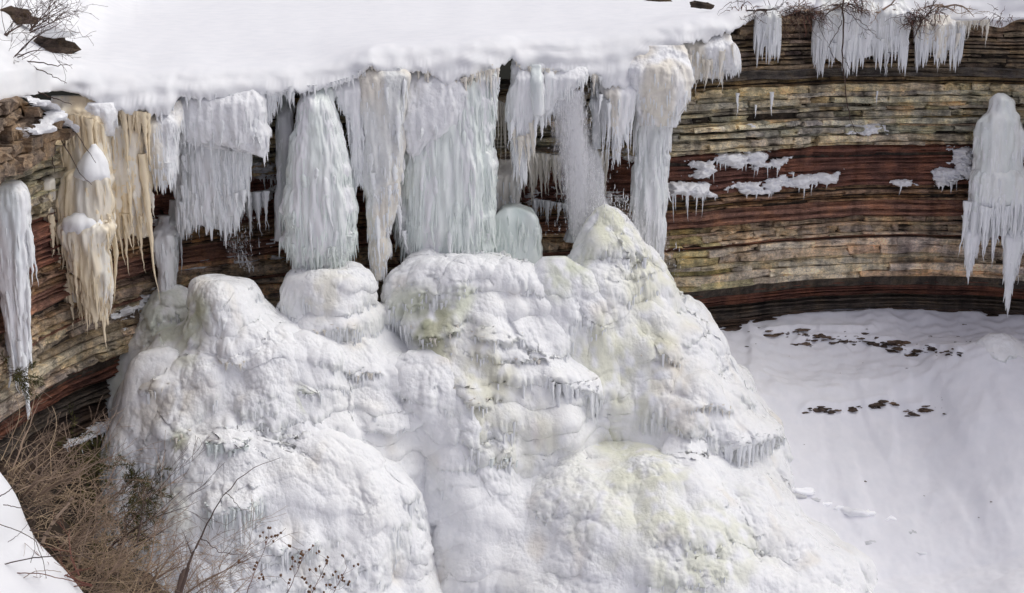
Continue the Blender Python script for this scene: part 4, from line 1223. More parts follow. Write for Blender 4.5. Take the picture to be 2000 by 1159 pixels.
# veil
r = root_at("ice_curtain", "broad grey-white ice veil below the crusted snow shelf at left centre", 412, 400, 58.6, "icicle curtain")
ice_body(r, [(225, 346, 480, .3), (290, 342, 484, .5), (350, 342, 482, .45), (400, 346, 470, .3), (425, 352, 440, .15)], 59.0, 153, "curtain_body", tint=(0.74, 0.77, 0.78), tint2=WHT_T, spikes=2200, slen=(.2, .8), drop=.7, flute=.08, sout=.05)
ice_body(r, [(157, 342, 500, .3), (190, 340, 500, .6), (235, 342, 506, .7), (262, 350, 512, .6), (278, 372, 510, .4), (290, 480, 510, .2)], 58.5, 154, "snow_crust", tint=WHT_T, crust=.15, lump=.12, mat=M_CRUST, drop=.3, spikes=300)
fringe(r, [(346, 272), (430, 262), (512, 275)], 58.1, 26, .2, .9, .05, .1, M_WHITE, dy=.4)
fringe(r, [(346, 400), (400, 410), (482, 375)], 58.7, 22, .3, 1.0, .05, .1, M_WHITE, dy=.3)
# shelf right of it
r = root_at("icicle_cluster", "ragged icicles under the snow edge left of the cone-shaped column", 540, 210, 59.2, "icicles")
ice_body(r, [(150, 492, 592, .3), (175, 498, 560, .4), (205, 500, 530, .3), (240, 502, 512, .15)], 59.2, 155, "curtain_body", tint=WHT_T, crust=.1, mat=M_CRUST, drop=.5, spikes=250)
fringe(r, [(500, 215), (530, 190), (556, 180), (586, 172)], 59.0, 20, .3, 1.1, .05, .1, M_WHITE, dy=.3)
# ledge icicles under veil
r = root_at("icicle_cluster", "rows of small icicles along the shaded ledge below the grey-white veil", 430, 440, 60.3, "icicles")
fringe(r, [(298, 440), (400, 425), (520, 395)], 60.9, 40, .3, 1.3, .05, .12, M_WHITE, dy=.3)
fringe(r, [(484, 385), (522, 380)], 60.6, 12, .9, 2.2, .08, .15, M_WHITE, dy=.25)
r = root_at("ice_column", "lumpy two-stemmed ice column dropping from the ledge to the spray ice at left", 325, 560, 59.2, "ice column")
ice_body(r, [(430, 308, 346, .3), (470, 306, 330, .3), (510, 312, 332, .28), (560, 318, 334, .22), (610, 320, 328, .1)], 59.2, 158, "column_body", tint=(0.78, 0.78, 0.74), lump=.2, crust=.10, flute=.09, spikes=160)
ice_body(r, [(400, 328, 346, .2), (470, 332, 346, .2), (540, 334, 345, .16), (575, 336, 342, .08)], 59.5, 159, "second_stem", tint=(0.74, 0.77, 0.76), flute=.07, spikes=120, lump=.06)
# green ice block
r = root_at("ice_block", "tilted clear green ice slab leaning beside the widest column", 1010, 510, 63.0, "ice block")
ice_body(r, [(402, 984, 1012, .5), (409, 974, 1036, .6), (420, 968, 1044, .68), (445, 964, 1050, .72), (480, 962, 1052, .76), (520, 962, 1057, .8), (552, 962, 1058, .8)], 63.2, 161, "slab_body", tint=(0.74, 0.82, 0.785), tint2=(0.84, 0.89, 0.865), flute=.10, ff=1.5, ex=5, fz=.25, top='flat', strands=0)
for q in range(22):
    icicle(r, P(968 + 4 * q, 415 + random.uniform(0, 60), 62.42), random.uniform(.7, 2.2), random.uniform(.08, .16), M_GREEN, True)
# curtains deep behind the open waterfall
r = root_at("ice_curtain", "pale ribbed icicle sheet on the back wall behind the open waterfall", 1100, 380, 65.6, "icicle curtain")
fringe(r, [(1012, 300), (1100, 312), (1190, 300)], 65.7, 54, .5, 2.6, .07, .17, M_CREAM, dy=.25, power=1.1)
fringe(r, [(1040, 395), (1100, 405), (1150, 398)], 65.5, 30, .3, 1.3, .05, .11, M_WHITE, dy=.2)
ice_body(r, [(320, 962, 1020, .2), (380, 962, 1014, .25), (410, 966, 1006, .15)], 64.6, 165, "side_sheet", tint=CRM_T, tint2=(0.76, 0.74, 0.70), spikes=200, drop=.4, flute=.09)
r = root_at("ice_column", "blurred pale ice stump behind the falling water", 1150, 430, 65.0, "ice column")
ice_body(r, [(280, 1130, 1168, .3), (350, 1122, 1178, .4), (420, 1112, 1186, .5), (470, 1100, 1190, .6)], 65.0, 166, "column_body", top='round', tint=(0.74, 0.77, 0.76), flute=.05)

# ragged icicle rows directly under the snow lip
for lb, a, b, n, mat in (("row of short icicles under the snow lip between the white curtain and the crusted shelf", 206, 345, 30, M_WHITE), ("row of short icicles right under the crusted snow lip above the grey-white veil", 345, 575, 44, M_WHITE),
                         ("icicles crowding the snow lip around the head of the cone-shaped column", 560, 715, 30, M_WHITE), ("short icicles under the wavy snow lip above the twin column and widest column", 725, 965, 40, M_CREAM),
                         ("cream and white icicles under the lip above the open waterfall", 1006, 1170, 34, M_CREAM), ("icicles fringing the sagging snow between waterfall and end column", 1150, 1250, 22, M_WHITE)):
    rl = root_at("icicle_cluster", lb, (a + b) / 2, 190, YL((a + b) / 2), "icicles", "icicle rows under the snow lip")
    q = [(x, float(interp(x, LIP)) + 3) for x in np.linspace(a, b, 30)]
    fringe(rl, q, lambda x: YL(x) + .18, n, .15, 1.0, .04, .10, mat, dy=.14, power=2.2)

# right wall curtains
def wall_curtain(label, px0, px1, ytop, ybot, Y, n, mat=M_WHITE, tint=WHT_T, lmax=1.6, seed=200, rm=.13):
    r = root_at("ice_curtain", label, (px0 + px1) / 2, ybot, Y, "icicle curtain")
    ice_body(r, [(ytop, px0 + 10, px1 - 10, .25), (ytop + (ybot - ytop) * .3, px0 + 2, px1, .35), (ytop + (ybot - ytop) * .75, px0, px1, .3), (ybot, px0 + 4, px1 - 6, .18)], Y, seed, "curtain_body", tint=tint, tint2=(0.78, 0.79, 0.78), spikes=int(9 * (px1 - px0)), slen=(.3, 1.2), drop=.9, flute=.10, ff=3, sout=.03)
    fringe(r, [(px0, ybot - 12), ((px0 + px1) / 2, ybot), (px1, ybot - 12)], Y - .15, n, .3, lmax, .06, rm, mat, dy=.25, power=1.2)
    return r


wall_curtain("narrow icicle curtain nearest the corner of the falls on the right cliff edge", 1476, 1520, 18, 70, 68.2, 12, seed=201, lmax=1.3)
wall_curtain("white icicle curtain behind the hanging brown vine on the right cliff edge", 1590, 1672, 0, 92, 69.2, 22, seed=203, lmax=1.7)
wall_curtain("broad white icicle curtain just right of the hanging vine, longest icicle at its right", 1676, 1774, 4, 84, 69.4, 24, seed=205, lmax=1.9)
r = wall_curtain("short cream icicle curtain under the snow at the right end of the cliff edge", 1790, 1880, 36, 82, 69.5, 24, M_CREAM, CRM_T, seed=207, lmax=1.3)
fringe(r, [(1868, 50), (1930, 46)], 69.3, 14, .3, 1.3, .05, .1, M_CREAM, dy=.2)
icicle(r, P(1842, 84, 69.3), 1.4, .1, M_CREAM)
# big right column with pointed hood
r = root_at("ice_column", "big white hooded ice column on the right cliff ending in long icicles", 1950, 350, 68.6, "ice column")
ice_body(r, [(182, 1945, 1962, .15), (196, 1940, 1968, .28), (216, 1934, 1974, .36), (226, 1924, 1984, .5), (236, 1912, 1990, .62), (262, 1909, 1992, .68), (330, 1906, 1992, .7), (352, 1904, 1990, .65)], 68.8, 211, "column_body", top='round', tint=(0.82, 0.855, 0.83), tint2=(0.86, 0.87, 0.85), flute=.09, ff=2.2, lump=.12, spikes=500, slen=(.3, 1.2), sout=.03)
ice_body(r, [(322, 1908, 2006, .3), (342, 1901, 2018, .7), (375, 1895, 2022, .75), (405, 1890, 2014, .55), (428, 1890, 2002, .35), (440, 1894, 1996, .2)], 68.5, 212, "lower_skirt", top='round', tint=(0.82, 0.855, 0.83), tint2=(0.86, 0.87, 0.85), spikes=1200, slen=(.3, 1.5), drop=1.4, flute=.1, ff=3, sout=.03)
ice_body(r, [(440, 1962, 2004, .3), (500, 1962, 1990, .25), (550, 1962, 1980, .16), (600, 1964, 1970, .05)], 68.3, 213, "long_icicle", tint=(0.83, 0.85, 0.85), flute=.05, spikes=150)
ice_body(r, [(430, 1882, 1920, .3), (480, 1884, 1908, .2), (530, 1888, 1896, .1), (545, 1890, 1892, .03)], 68.3, 214, "long_icicle", tint=(0.83, 0.85, 0.85), flute=.05, spikes=150)
fringe(r, [(1888, 400), (1940, 415), (2010, 400)], 68.15, 34, .9, 2.8, .08, .17, M_WHITE, dy=.35, power=1.2)

# single small icicles on the wall
for (px, py, L, R, lb) in ((1440, 182, 1.1, .09, "small pale icicle on the grey beds, left one of a pair below the lip corner"), (1508, 180, 1.1, .1, "bent frosty icicle on the grey beds below the narrow curtain"),
                       (1714, 178, .7, .05, "thin lone icicle on the grey beds left of centre of the right wall"), (1476, 205, .6, .05, "tiny icicle midway between the two larger wall icicles")):
    s_ = PLAN.s_of(px)
    Yw = float(np.interp(px, PLAN.px, PLAN.y)) - 0.35
    o = icicle(None, P(px, py, Yw), L, R, M_WHITE)
    tag(o, lb, "icicle", "lone icicles on the right wall")

# ------------------------------------------------------------------ snow patches on ledges
def wall_snow(label, pts, hh, seed, group, off=0.0, thick=.3, fr=0, tint=(0.86, 0.86, 0.88), fl=.7, thr=.32):
    """snow caught on the uneven wall: a sheet of varying thickness that follows the rock; pts = centre line (px, py), hh = half height px"""
    pts = np.array(pts, float)
    px = np.arange(pts[0, 0] - 14, pts[-1, 0] + 14, 1.3)
    v = np.linspace(-1.3, 1.3, max(14, int(hh * 2.6)))
    PX, V = np.meshgrid(px, v)
    PY = np.interp(PX, pts[:, 0], pts[:, 1]) + V * hh
    s_ = PLAN.s_of(PX); yw = np.interp(PX, PLAN.px, PLAN.y)
    z = P(PX, PY, yw - off)[..., 2]
    q = np.stack([s_, z, z * 0 + seed * 3.1], -1)
    t_end = smooth((PX - pts[0, 0] + 14) / 40) * smooth((pts[-1, 0] + 14 - PX) / 40)
    m = (1 - V ** 2 * .8) * t_end
    t = m + 0.95 * fbm(q * np.array([.9, 1.6, 1]), 1.2, 4, seed, .6) - thr - .3
    h = thick * np.clip(t, -.25, .9)
    h = np.where(h > 0, h ** .8 * .9, h)
    hang = 0.5 * thick * np.clip(V, -1, 1)                      # lies out over the lower edge
    G = cliff_pt(s_.ravel(), z.ravel(), (off + h + hang * (t > 0) + .02 * pn(q, 6, seed + 1)).ravel()).reshape(*PX.shape, 3)
    G[..., 2] += np.clip(t, 0, 1) * .10
    F = grid_faces(len(v), len(px))
    keep = (t.ravel()[F] > -.10).all(1)
    used = np.unique(F[keep])
    idx = np.full(PX.size, -1); idx[used] = np.arange(len(used))
    root = empty("snow_patch", P(pts[:, 0].mean(), pts[:, 1].mean(), float(np.mean(yw)) - off), label, "snow patch", group)
    mk("snow_sheet", G.reshape(-1, 3)[used], idx[F[keep]], M_CRUST, root, np.tile(tint, (len(used), 1)))
    tt = t.reshape(PX.shape)
    for k in range(int(fr * .6)):
        j = random.randrange(len(px))
        col = np.where(tt[:, j] > .05)[0]
        if len(col):
            i = col[-1]
            icicle(root, G[i, j] + np.array([0, 0, .04]), (.10 + (fl - .1) * random.random() ** 2), random.uniform(.025, .055), M_WHITE)
    return root


SG = "snow patches on the rock wall"
wall_snow("long snow patch with small icicles on the red band, upper left of the right wall", [(1345, 340), (1400, 322), (1460, 308), (1545, 318)], 22, 301, SG, -.1, .45, 46)
wall_snow("snow patch along the lower edge of the red band, right of the ledge icicles", [(1405, 372), (1490, 362), (1560, 352), (1635, 348)], 15, 302, SG, -.05, .4, 34)
wall_snow("frosty ledge with a dense row of icicles close beside the right end column", [(1290, 370), (1340, 368), (1388, 372)], 12, 303, SG, .05, .5, 34, fl=1.3, thr=0)
wall_snow("triangular snow patch on the grey beds near the vine tip", [(1632, 254), (1690, 248), (1735, 258)], 16, 304, SG, 0, .35, 10)
wall_snow("small snow patch on the red band left of the frosted spur", [(1735, 358), (1795, 354)], 8, 305, SG, 0, .35, 5)
wall_snow("frosted wedge of rime on the red band just left of the hooded column", [(1856, 318), (1880, 310), (1908, 322)], 34, 321, SG, 0, .6, 16, thr=.12, fl=1.2)
wall_snow("wing-shaped snow patch at the foot of the frosted spur", [(1818, 346), (1870, 346), (1912, 340)], 16, 306, SG, 0, .5, 14, thr=.1)
wall_snow("thin frost dusting on the brown beds left of the vine", [(1440, 250), (1480, 246)], 6, 307, SG, 0, .25, 3)
wall_snow("snow lying on the upper brown ledge at the far left edge", [(14, 210), (50, 206), (92, 184)], 10, 311, SG, 1.0, .5, 0, thr=0)
wall_snow("crooked snow strip on the lower brown ledge at the far left edge", [(-8, 276), (26, 258), (44, 236), (66, 236)], 11, 312, SG, 1.2, .5, 0, thr=0)
wall_snow("frost on the dark ledges beside the spray ice, upper one", [(216, 632), (262, 596), (312, 560)], 24, 313, SG, -.1, .35, 14, thr=.42)
wall_snow("icicle-hung frosted ledge above the black hollow at lower left", [(120, 868), (165, 840), (214, 812)], 9, 315, SG, -.5, .5, 22, thr=.5)
wall_snow("frosted dark ledges below the veil, left of the cone-shaped column", [(350, 520), (430, 500), (500, 500), (560, 490)], 34, 316, SG, -.4, .35, 0, thr=.2)
wall_snow("snow-plastered ledge under the grey-white veil above the small icicles", [(296, 440), (400, 424), (480, 398), (552, 376)], 13, 320, SG, -.15, .6, 10, thr=.05)
wall_snow("frosted lump on the shaded wall between the veil and the cone-shaped column", [(480, 330), (510, 330), (552, 352)], 26, 317, SG, -.2, .55, 18, thr=.05)
wall_snow("frosted grey ledges on the back wall behind the open waterfall", [(1020, 388), (1080, 380), (1140, 388), (1236, 388)], 26, 318, SG, -.4, .45, 24)
wall_snow("frosted ledge between the waterfall and the right end column", [(1180, 300), (1215, 296), (1250, 310)], 14, 319, SG, -.3, .5, 16, thr=.05)

# ------------------------------------------------------------------ loose rocks
def rock(name, px, py, w, label, seed, Y=None, h=0.6, cat="rock", group=None, col=(0.07, 0.052, 0.042)):
    p = floor_hit(px, py) if Y is None else P(px, py, Y)
    r = np.random.default_rng(seed)
    nr, nc = 7, 10
    th = np.linspace(0, 2 * math.pi, nc, endpoint=False); ph = np.linspace(0.06, math.pi - 0.06, nr)
    U = np.stack([np.sin(ph)[:, None] * np.cos(th), np.sin(ph)[:, None] * np.sin(th), np.repeat(np.cos(ph)[:, None], nc, 1)], -1)
    U = np.sign(U) * np.abs(U) ** 0.75
    B = U * np.array([w * .5, w * .4, w * .5 * h])
    B = B * (1 + 0.85 * pn(B / w * 2.6 + seed * 3.1, 1, seed) + .4 * pn(B / w * 6 + seed, 1, seed))[..., None]
    a = r.uniform(-.5, .5)
    B = B @ np.array([[math.cos(a), math.sin(a), 0], [-math.sin(a), math.cos(a), 0], [0, 0, 1]])
    B = B * (np.array([1.5, 1, .55]) if name == 'stone' else np.array([1.4, 1, .8])) + p - np.array([0, 0, w * h * .10])
    k = np.arange(nc); V = np.concatenate([B.reshape(-1, 3), B[0].mean(0)[None], B[-1].mean(0)[None]])
    F = [grid_faces(nr, nc, True), np.stack([np.full(nc, nr * nc), (k + 1) % nc, k], -1), np.stack([np.full(nc, nr * nc + 1), (nr - 1) * nc + k, (nr - 1) * nc + (k + 1) % nc], -1)]
    e = empty(name, p, label, cat, group)
    c = np.array(col) * r.uniform(.7, 1.4)
    mk("stone_body", V, F, M_ROCK, e, np.tile(c, (len(V), 1)), False)
    return e


rr = np.random.default_rng(77)
GR = "dark stones poking through the talus snow"
spots = []
for ln, n in zip(LEDGES, (46, 34, 22, 40, 14)):
    ln = np.array(ln, float)
    for k in range(n):
        px = rr.uniform(ln[0, 0], ln[-1, 0])
        spots.append((px, np.interp(px, ln[:, 0], ln[:, 1]) + rr.normal(2.5, 4.0), rr.uniform(.09, .34) * (1 if rr.random() < .85 else 1.7)))
for a, b, n, y0, y1 in ((1440, 1900, 60, 632, 690), (1420, 1980, 24, 628, 740), (1540, 1860, 20, 772, 815), (1540, 1980, 18, 730, 1020)):
    for k in range(n):
        spots.append((rr.uniform(a, b), rr.uniform(y0, y1), rr.uniform(.05, .17)))
for k, (px, py, w) in enumerate(spots):
    rock("stone", px, py, w, "small dark stone half buried in the talus snow below the right wall", 400 + k, h=.45, cat="stone", group=GR)
rock("boulder", 1756, 670, .7, "largest flat brown slab showing through the talus snow under the right wall", 500, h=.4, cat="boulder")
rock("boulder", 1600, 798, .5, "brown boulder at the left end of the lower stone row on the talus", 501, h=.5, cat="boulder")
rock("boulder", 96, 92, 1.6, "dark boulder with a snow cap on the left bank above the falls", 502, Y=59.8, h=.8, cat="boulder", col=(.06, .045, .035))
rock("boulder", 30, 32, 1.0, "dark brown boulder among bare twigs at the top left corner", 503, Y=61.2, h=.8, cat="boulder", col=(.07, .05, .035))
rock("boulder", 1288, 2, 1.0, "dark rock at the top edge on the snow field right of centre", 504, Y=88, h=.6, cat="boulder", col=(.09, .065, .04))
rock("boulder", 1212, -2, .7, "small dark rock at the top edge left of the larger one", 505, Y=89, h=.5, cat="boulder", col=(.06, .045, .035))
rock("boulder", 1372, 8, .7, "dark rock in the snow above the right end of the lip", 506, Y=70, h=.6, cat="boulder", col=(.06, .045, .035))
rs_ = np.random.default_rng(5)
for (px, py, Y, sx, sz, lb) in ((108, 60, 59.6, .8, .28, "snow cap on the dark boulder on the left bank"),):
    th = np.linspace(0, 2 * math.pi, 30, endpoint=False); ph = np.linspace(0.04, math.pi - 0.04, 18)
    U = np.stack([np.sin(ph)[:, None] * np.cos(th), np.sin(ph)[:, None] * np.sin(th), np.repeat(np.cos(ph)[:, None], 30, 1)], -1)
    B = P(px, py, Y) + U * np.array([sx, sx * .8, sz]) * (1 + .25 * pn(U * 1.7 + px, 1, 91))[..., None]
    tag(mk("snow_pillow", B, grid_faces(18, 30, True), M_SNOW, None, np.tile((.86, .86, .875), (540, 1))), lb, "snow cap")

GI = "chunks of fallen ice at the right foot of the mound"
CH = ((1555, 968, .5), (1572, 960, .7), (1590, 975, .4), (1612, 985, .35), (1540, 955, .4), (1668, 1000, .8), (1690, 1004, .5), (1636, 992, .3), (1740, 1012, .35), (1700, 1060, .4), (1780, 1040, .3), (1800, 1080, .35), (1840, 1020, .25))
ORD = ['first', 'second', 'third', 'fourth', 'fifth', 'sixth', 'seventh', 'eighth', 'ninth', 'tenth', 'eleventh', 'twelfth', 'last']
for k, (px, py, w) in enumerate(CH):
    e = rock("ice_chunk", px, py, w, f"snow-covered chunk of fallen ice at the right foot of the mound, {ORD[sum(1 for q_ in CH if q_[0] < px)]} from the left", 560 + k, h=.6, cat="ice chunk", group=GI, col=(.86, .86, .88))
    for c_ in e.children:
        c_.data.materials[0] = M_SNOW
        c_.name = "ice_block_body"
        c_.data.polygons.foreach_set("use_smooth", np.full(len(c_.data.polygons), True))

# ------------------------------------------------------------------ falling water
def waterfall(label, pts, Y, n, seed, sx=10, dy=.5, size=(.012, .05)):
    pts = np.array(pts, float)                     # px, py, half width px
    r = np.random.default_rng(seed)
    t = r.random(n)
    yv = pts[0, 1] + (pts[-1, 1] - pts[0, 1]) * t
    strand = r.normal(0, 1, 40)
    si = r.integers(0, 40, n)
    lat = 0.75 * strand[si] + 0.35 * r.normal(0, 1, n) + 0.25 * np.sin(yv * .07 + si)
    px = np.interp(yv, pts[:, 1], pts[:, 0]) + lat * np.interp(yv, pts[:, 1], pts[:, 2]) * .62
    p = P(px, yv, Y + r.normal(0, dy, n))
    a = size[0] + (size[1] - size[0]) * r.random(n) ** 3
    el = np.where(r.random(n) < .35, r.uniform(4, 14, n), r.uniform(1, 3, n))
    T = np.array([(1, 0, -.4), (-.5, .87, -.4), (-.5, -.87, -.4), (0, 0, 1.0)])
    V = p[:, None] + T[None] * np.stack([a, a, a * el], -1)[:, None]
    F1 = np.array([(0, 2, 1), (0, 1, 3), (1, 2, 3), (2, 0, 3)])
    F = (F1[None] + (np.arange(n) * 4)[:, None, None]).reshape(-1, 3)
    o = mk("waterfall", V.reshape(-1, 3), F, M_DROP)
    return tag(o, label, "waterfall", None, "stuff")


waterfall("open stream of falling water breaking into drops at right centre", [(1110, 170, 46), (1122, 250, 54), (1130, 330, 56), (1140, 410, 52), (1150, 470, 50)], 62.8, 2600, 601, dy=.4, size=(.007, .024))
waterfall("fine spray bursting off the pointed crest of the right mound", [(1190, 380, 40), (1205, 430, 60), (1230, 480, 70), (1260, 540, 60)], 62.6, 1500, 602, dy=.8, size=(.008, .03))
waterfall("thin dribble of drops falling below the grey-white veil", [(450, 370, 60), (455, 450, 50), (490, 530, 16)], 59.6, 700, 603, dy=.4, size=(.008, .03))
waterfall("drops falling from the foot of the cone-shaped column onto the drum", [(655, 480, 30), (652, 530, 34)], 59.3, 500, 604, dy=.5, size=(.008, .028))
waterfall("drops falling from the foot of the widest column", [(915, 490, 34), (912, 535, 40)], 60.6, 500, 605, dy=.5, size=(.008, .028))

def veil_material():
    m, n, l, b = new_mat("falling_water_veil")
    v = tex_coord(n, l, (1.0, 1.0, 0.22))
    st = noise(n, l, v, 4.5, 6, 0.7)
    dr = noise(n, l, tex_coord(n, l, (1, 1, 0.16)), 13, 6, 0.72)
    fade = n.new("ShaderNodeAttribute"); fade.attribute_name = "tint"
    a1 = n.new("ShaderNodeMath"); a1.operation = 'ADD'; l.new(st, a1.inputs[0]); l.new(dr, a1.inputs[1])
    a2 = n.new("ShaderNodeMath"); a2.operation = 'ADD'; l.new(a1.outputs[0], a2.inputs[0]); l.new(fade.outputs["Fac"], a2.inputs[1])
    mr = n.new("ShaderNodeMapRange"); mr.inputs[1].default_value = 1.55; mr.inputs[2].default_value = 2.15; mr.inputs[3].default_value = 0; mr.inputs[4].default_value = 0.9
    mr.interpolation_type = 'SMOOTHSTEP'
    l.new(a2.outputs[0], mr.inputs[0])
    d = n.new("ShaderNodeBsdfDiffuse"); d.inputs["Color"].default_value = (.95, .95, .97, 1)
    t = n.new("ShaderNodeBsdfTranslucent"); t.inputs["Color"].default_value = (.95, .95, .97, 1)
    x = n.new("ShaderNodeMixShader"); x.inputs[0].default_value = .45
    l.new(d.outputs[0], x.inputs[1]); l.new(t.outputs[0], x.inputs[2])
    tr = n.new("ShaderNodeBsdfTransparent")
    y = n.new("ShaderNodeMixShader")
    l.new(mr.outputs[0], y.inputs[0]); l.new(tr.outputs[0], y.inputs[1]); l.new(x.outputs[0], y.inputs[2])
    l.new(y.outputs[0], n["Material Output"].inputs["Surface"])
    return m


M_VEIL = veil_material()


def veil(label, pts, Y, n, seed, bulge=.5, dens=0.95):
    """n thin broken curtains of falling water, one behind the other"""
    pts = np.array(pts, float)
    root = empty("water_veil", P(pts[-1, 0], pts[-1, 1], Y), label, "falling water")
    for k in range(n):
        py = np.linspace(pts[0, 1], pts[-1, 1], 60); u = np.linspace(-1, 1, 40)
        U, PY = np.meshgrid(u, py)
        c = np.interp(PY, pts[:, 1], pts[:, 0]); w = np.interp(PY, pts[:, 1], pts[:, 2])
        G = P(c + U * w * (1 - .05 * k), PY, Y + .28 * k)
        q = G * np.array([1, 1, .3]) + seed + k * 9.1
        G[..., 1] += -bulge * (1 - U ** 2) * (.3 + .7 * (PY - py[0]) / (py[-1] - py[0])) + .16 * pn(q, 1.3, seed)
        G[..., 0] += .10 * pn(q, 1.0, seed + 1)
        e = (1 - np.abs(U) ** 2.5) * smooth((PY - py[0]) / 18 + .25) * smooth((py[-1] + 30 - PY) / 60)
        t = np.clip(dens * e + .28 * pn(q * np.array([1, 1, .3]), 1.6, seed + 2), 0, 1.2)
        mk("water_curtain", G, grid_faces(60, 40), M_VEIL, root, np.repeat(t.reshape(-1, 1), 3, 1))


veil("white broken veil of the open waterfall at right centre", [(1108, 168, 52), (1118, 250, 60), (1130, 340, 62), (1142, 420, 60), (1152, 476, 60)], 63.1, 4, 640)
veil("thin spray plume over the pointed crest of the mound", [(1188, 396, 36), (1215, 440, 60), (1250, 510, 66)], 62.0, 2, 650, dens=.55)
veil("faint dribbling water below the grey-white veil of ice", [(448, 372, 56), (455, 450, 52), (478, 530, 34)], 59.5, 2, 660, dens=.5)
veil("faint water between the cone-shaped column and the drum", [(652, 470, 34), (650, 535, 44)], 59.2, 2, 670, dens=.55)
veil("faint water at the foot of the widest column", [(912, 480, 36), (910, 535, 46)], 60.6, 2, 680, dens=.55)

# ------------------------------------------------------------------ near bank with brush
def near_bank():
    # snow slab in the corner, its far edge runs down to the right
    e = [(-700, 560), (-300, 720), (-60, 880), (0, 922), (40, 985), (80, 1060), (120, 1110), (160, 1165), (215, 1240), (330, 1400)]
    px = np.linspace(-700, 330, 120)
    py = interp(px, e)
    Yd = 10.6 - 0.0012 * (px + 0) * 1.0
    ed = P(px, py, Yd)
    rows = []
    ks = [0, .02, .05, .1, .18, .3, .5, .8, 1.3, 2.0, 3.2, 5, 7.5, 10]
    for d in ks:
        g = ed.copy()
        g[:, 1] -= d
        g[:, 0] -= d * .25
        g[:, 2] += 0.16 * (1 - math.exp(-d * 9)) + 0.10 * d
        rows.append(g)
    pre = ed.copy(); pre[:, 1] += .05; pre[:, 2] -= .25
    G = np.array([pre] + rows)
    w = np.clip(np.concatenate([[0, 0.3], np.array(ks[1:]) * 4]), 0, 1)[:, None]
    G[..., 2] += (0.10 * pn(G, 0.9, 61) + .045 * pn(G, 2.6, 60) + .018 * pn(G, 7, 62)) * w
    G[..., 0] += .06 * pn(G, 2.2, 63)
    o = mk("snow_bank", G, grid_faces(*G.shape[:2]), M_SNOW, None, np.tile((.81, .81, .835), (G.shape[0] * G.shape[1], 1)))
    tag(o, "clean snow bank in the near left corner edged by dead brush", None, None, "structure")
    # earth flank below and beyond the edge
    rows = []
    for d in np.linspace(-1.5, 5.5, 110):
        g = ed.copy()
        g[:, 0] += np.clip(d, 0, 9) * .30
        g[:, 1] += d
        g[:, 2] += -0.12 - (0.92 * d if d > 0 else 0.4 * min(-d, 1.0))
        rows.append(g)
    G = np.array(rows)
    G[..., 2] += .14 * pn(G, 1.3, 64) + .10 * pn(G, 4, 65) + .06 * pn(G, 9, 66)
    o = mk("earth_bank", G[:, ::-1], grid_faces(*G.shape[:2]), M_EARTH)
    tag(o, "dark leaf-littered earth slope under the dead brush", None, None, "structure")
    return ed


ED = near_bank()


def branch(p, d, L, r0, depth, paths, r, curl=.3, nb=(2, 4), grav=0.0, minr=.0012):
    n = max(5, int(L / .07))
    pts, rad = [np.array(p, float)], [r0]
    d = np.array(d, float); d /= np.linalg.norm(d)
    for k in range(n):
        d = d + r.normal(0, curl / math.sqrt(n), 3) + np.array([0, 0, grav / n])
        d /= np.linalg.norm(d)
        pts.append(pts[-1] + d * L / n)
        rad.append(max(minr, r0 * (1 - .75 * (k + 1) / n)))
    paths.append((np.array(pts), np.array(rad)))
    if depth > 0:
        for b in range(r.integers(nb[0], nb[1] + 1)):
            k = r.integers(int(n * .25), n)
            dd = (pts[k + 1] - pts[k]) if k + 1 < len(pts) else d
            dd = dd / np.linalg.norm(dd) + r.normal(0, .55, 3)
            branch(pts[k], dd, L * r.uniform(.3, .6), rad[k] * .65, depth - 1, paths, r, curl, nb, grav, minr)


def shrub(label, base, stems, mat, seed, group, name="dead_shrub", depth=2, curl=.26, nb=(2, 4), cat="shrub", minr=.0014, grav=0.0):
    """stems: list of (direction, length, radius)"""
    r = np.random.default_rng(seed)
    root = empty(name, base, label, cat, group)
    for (d, L, r0) in stems:
        paths = []
        branch(np.array(base) + r.normal(0, .04, 3), d, L, r0, depth, paths, r, curl, nb, grav, minr)
        V, F = tubes(paths, 5)
        mk("stem", V, F, mat, root)
    return root


def fan(r, n, az, spread, up, L, rad):
    out = []
    for k in range(n):
        a = az + r.normal(0, spread)
        out.append(((math.cos(a), math.sin(a) * .6, up + r.normal(0, .25)), L * r.uniform(.5, 1.2), rad * r.choice([.5, .8, 1.1, 1.7])))
    return out


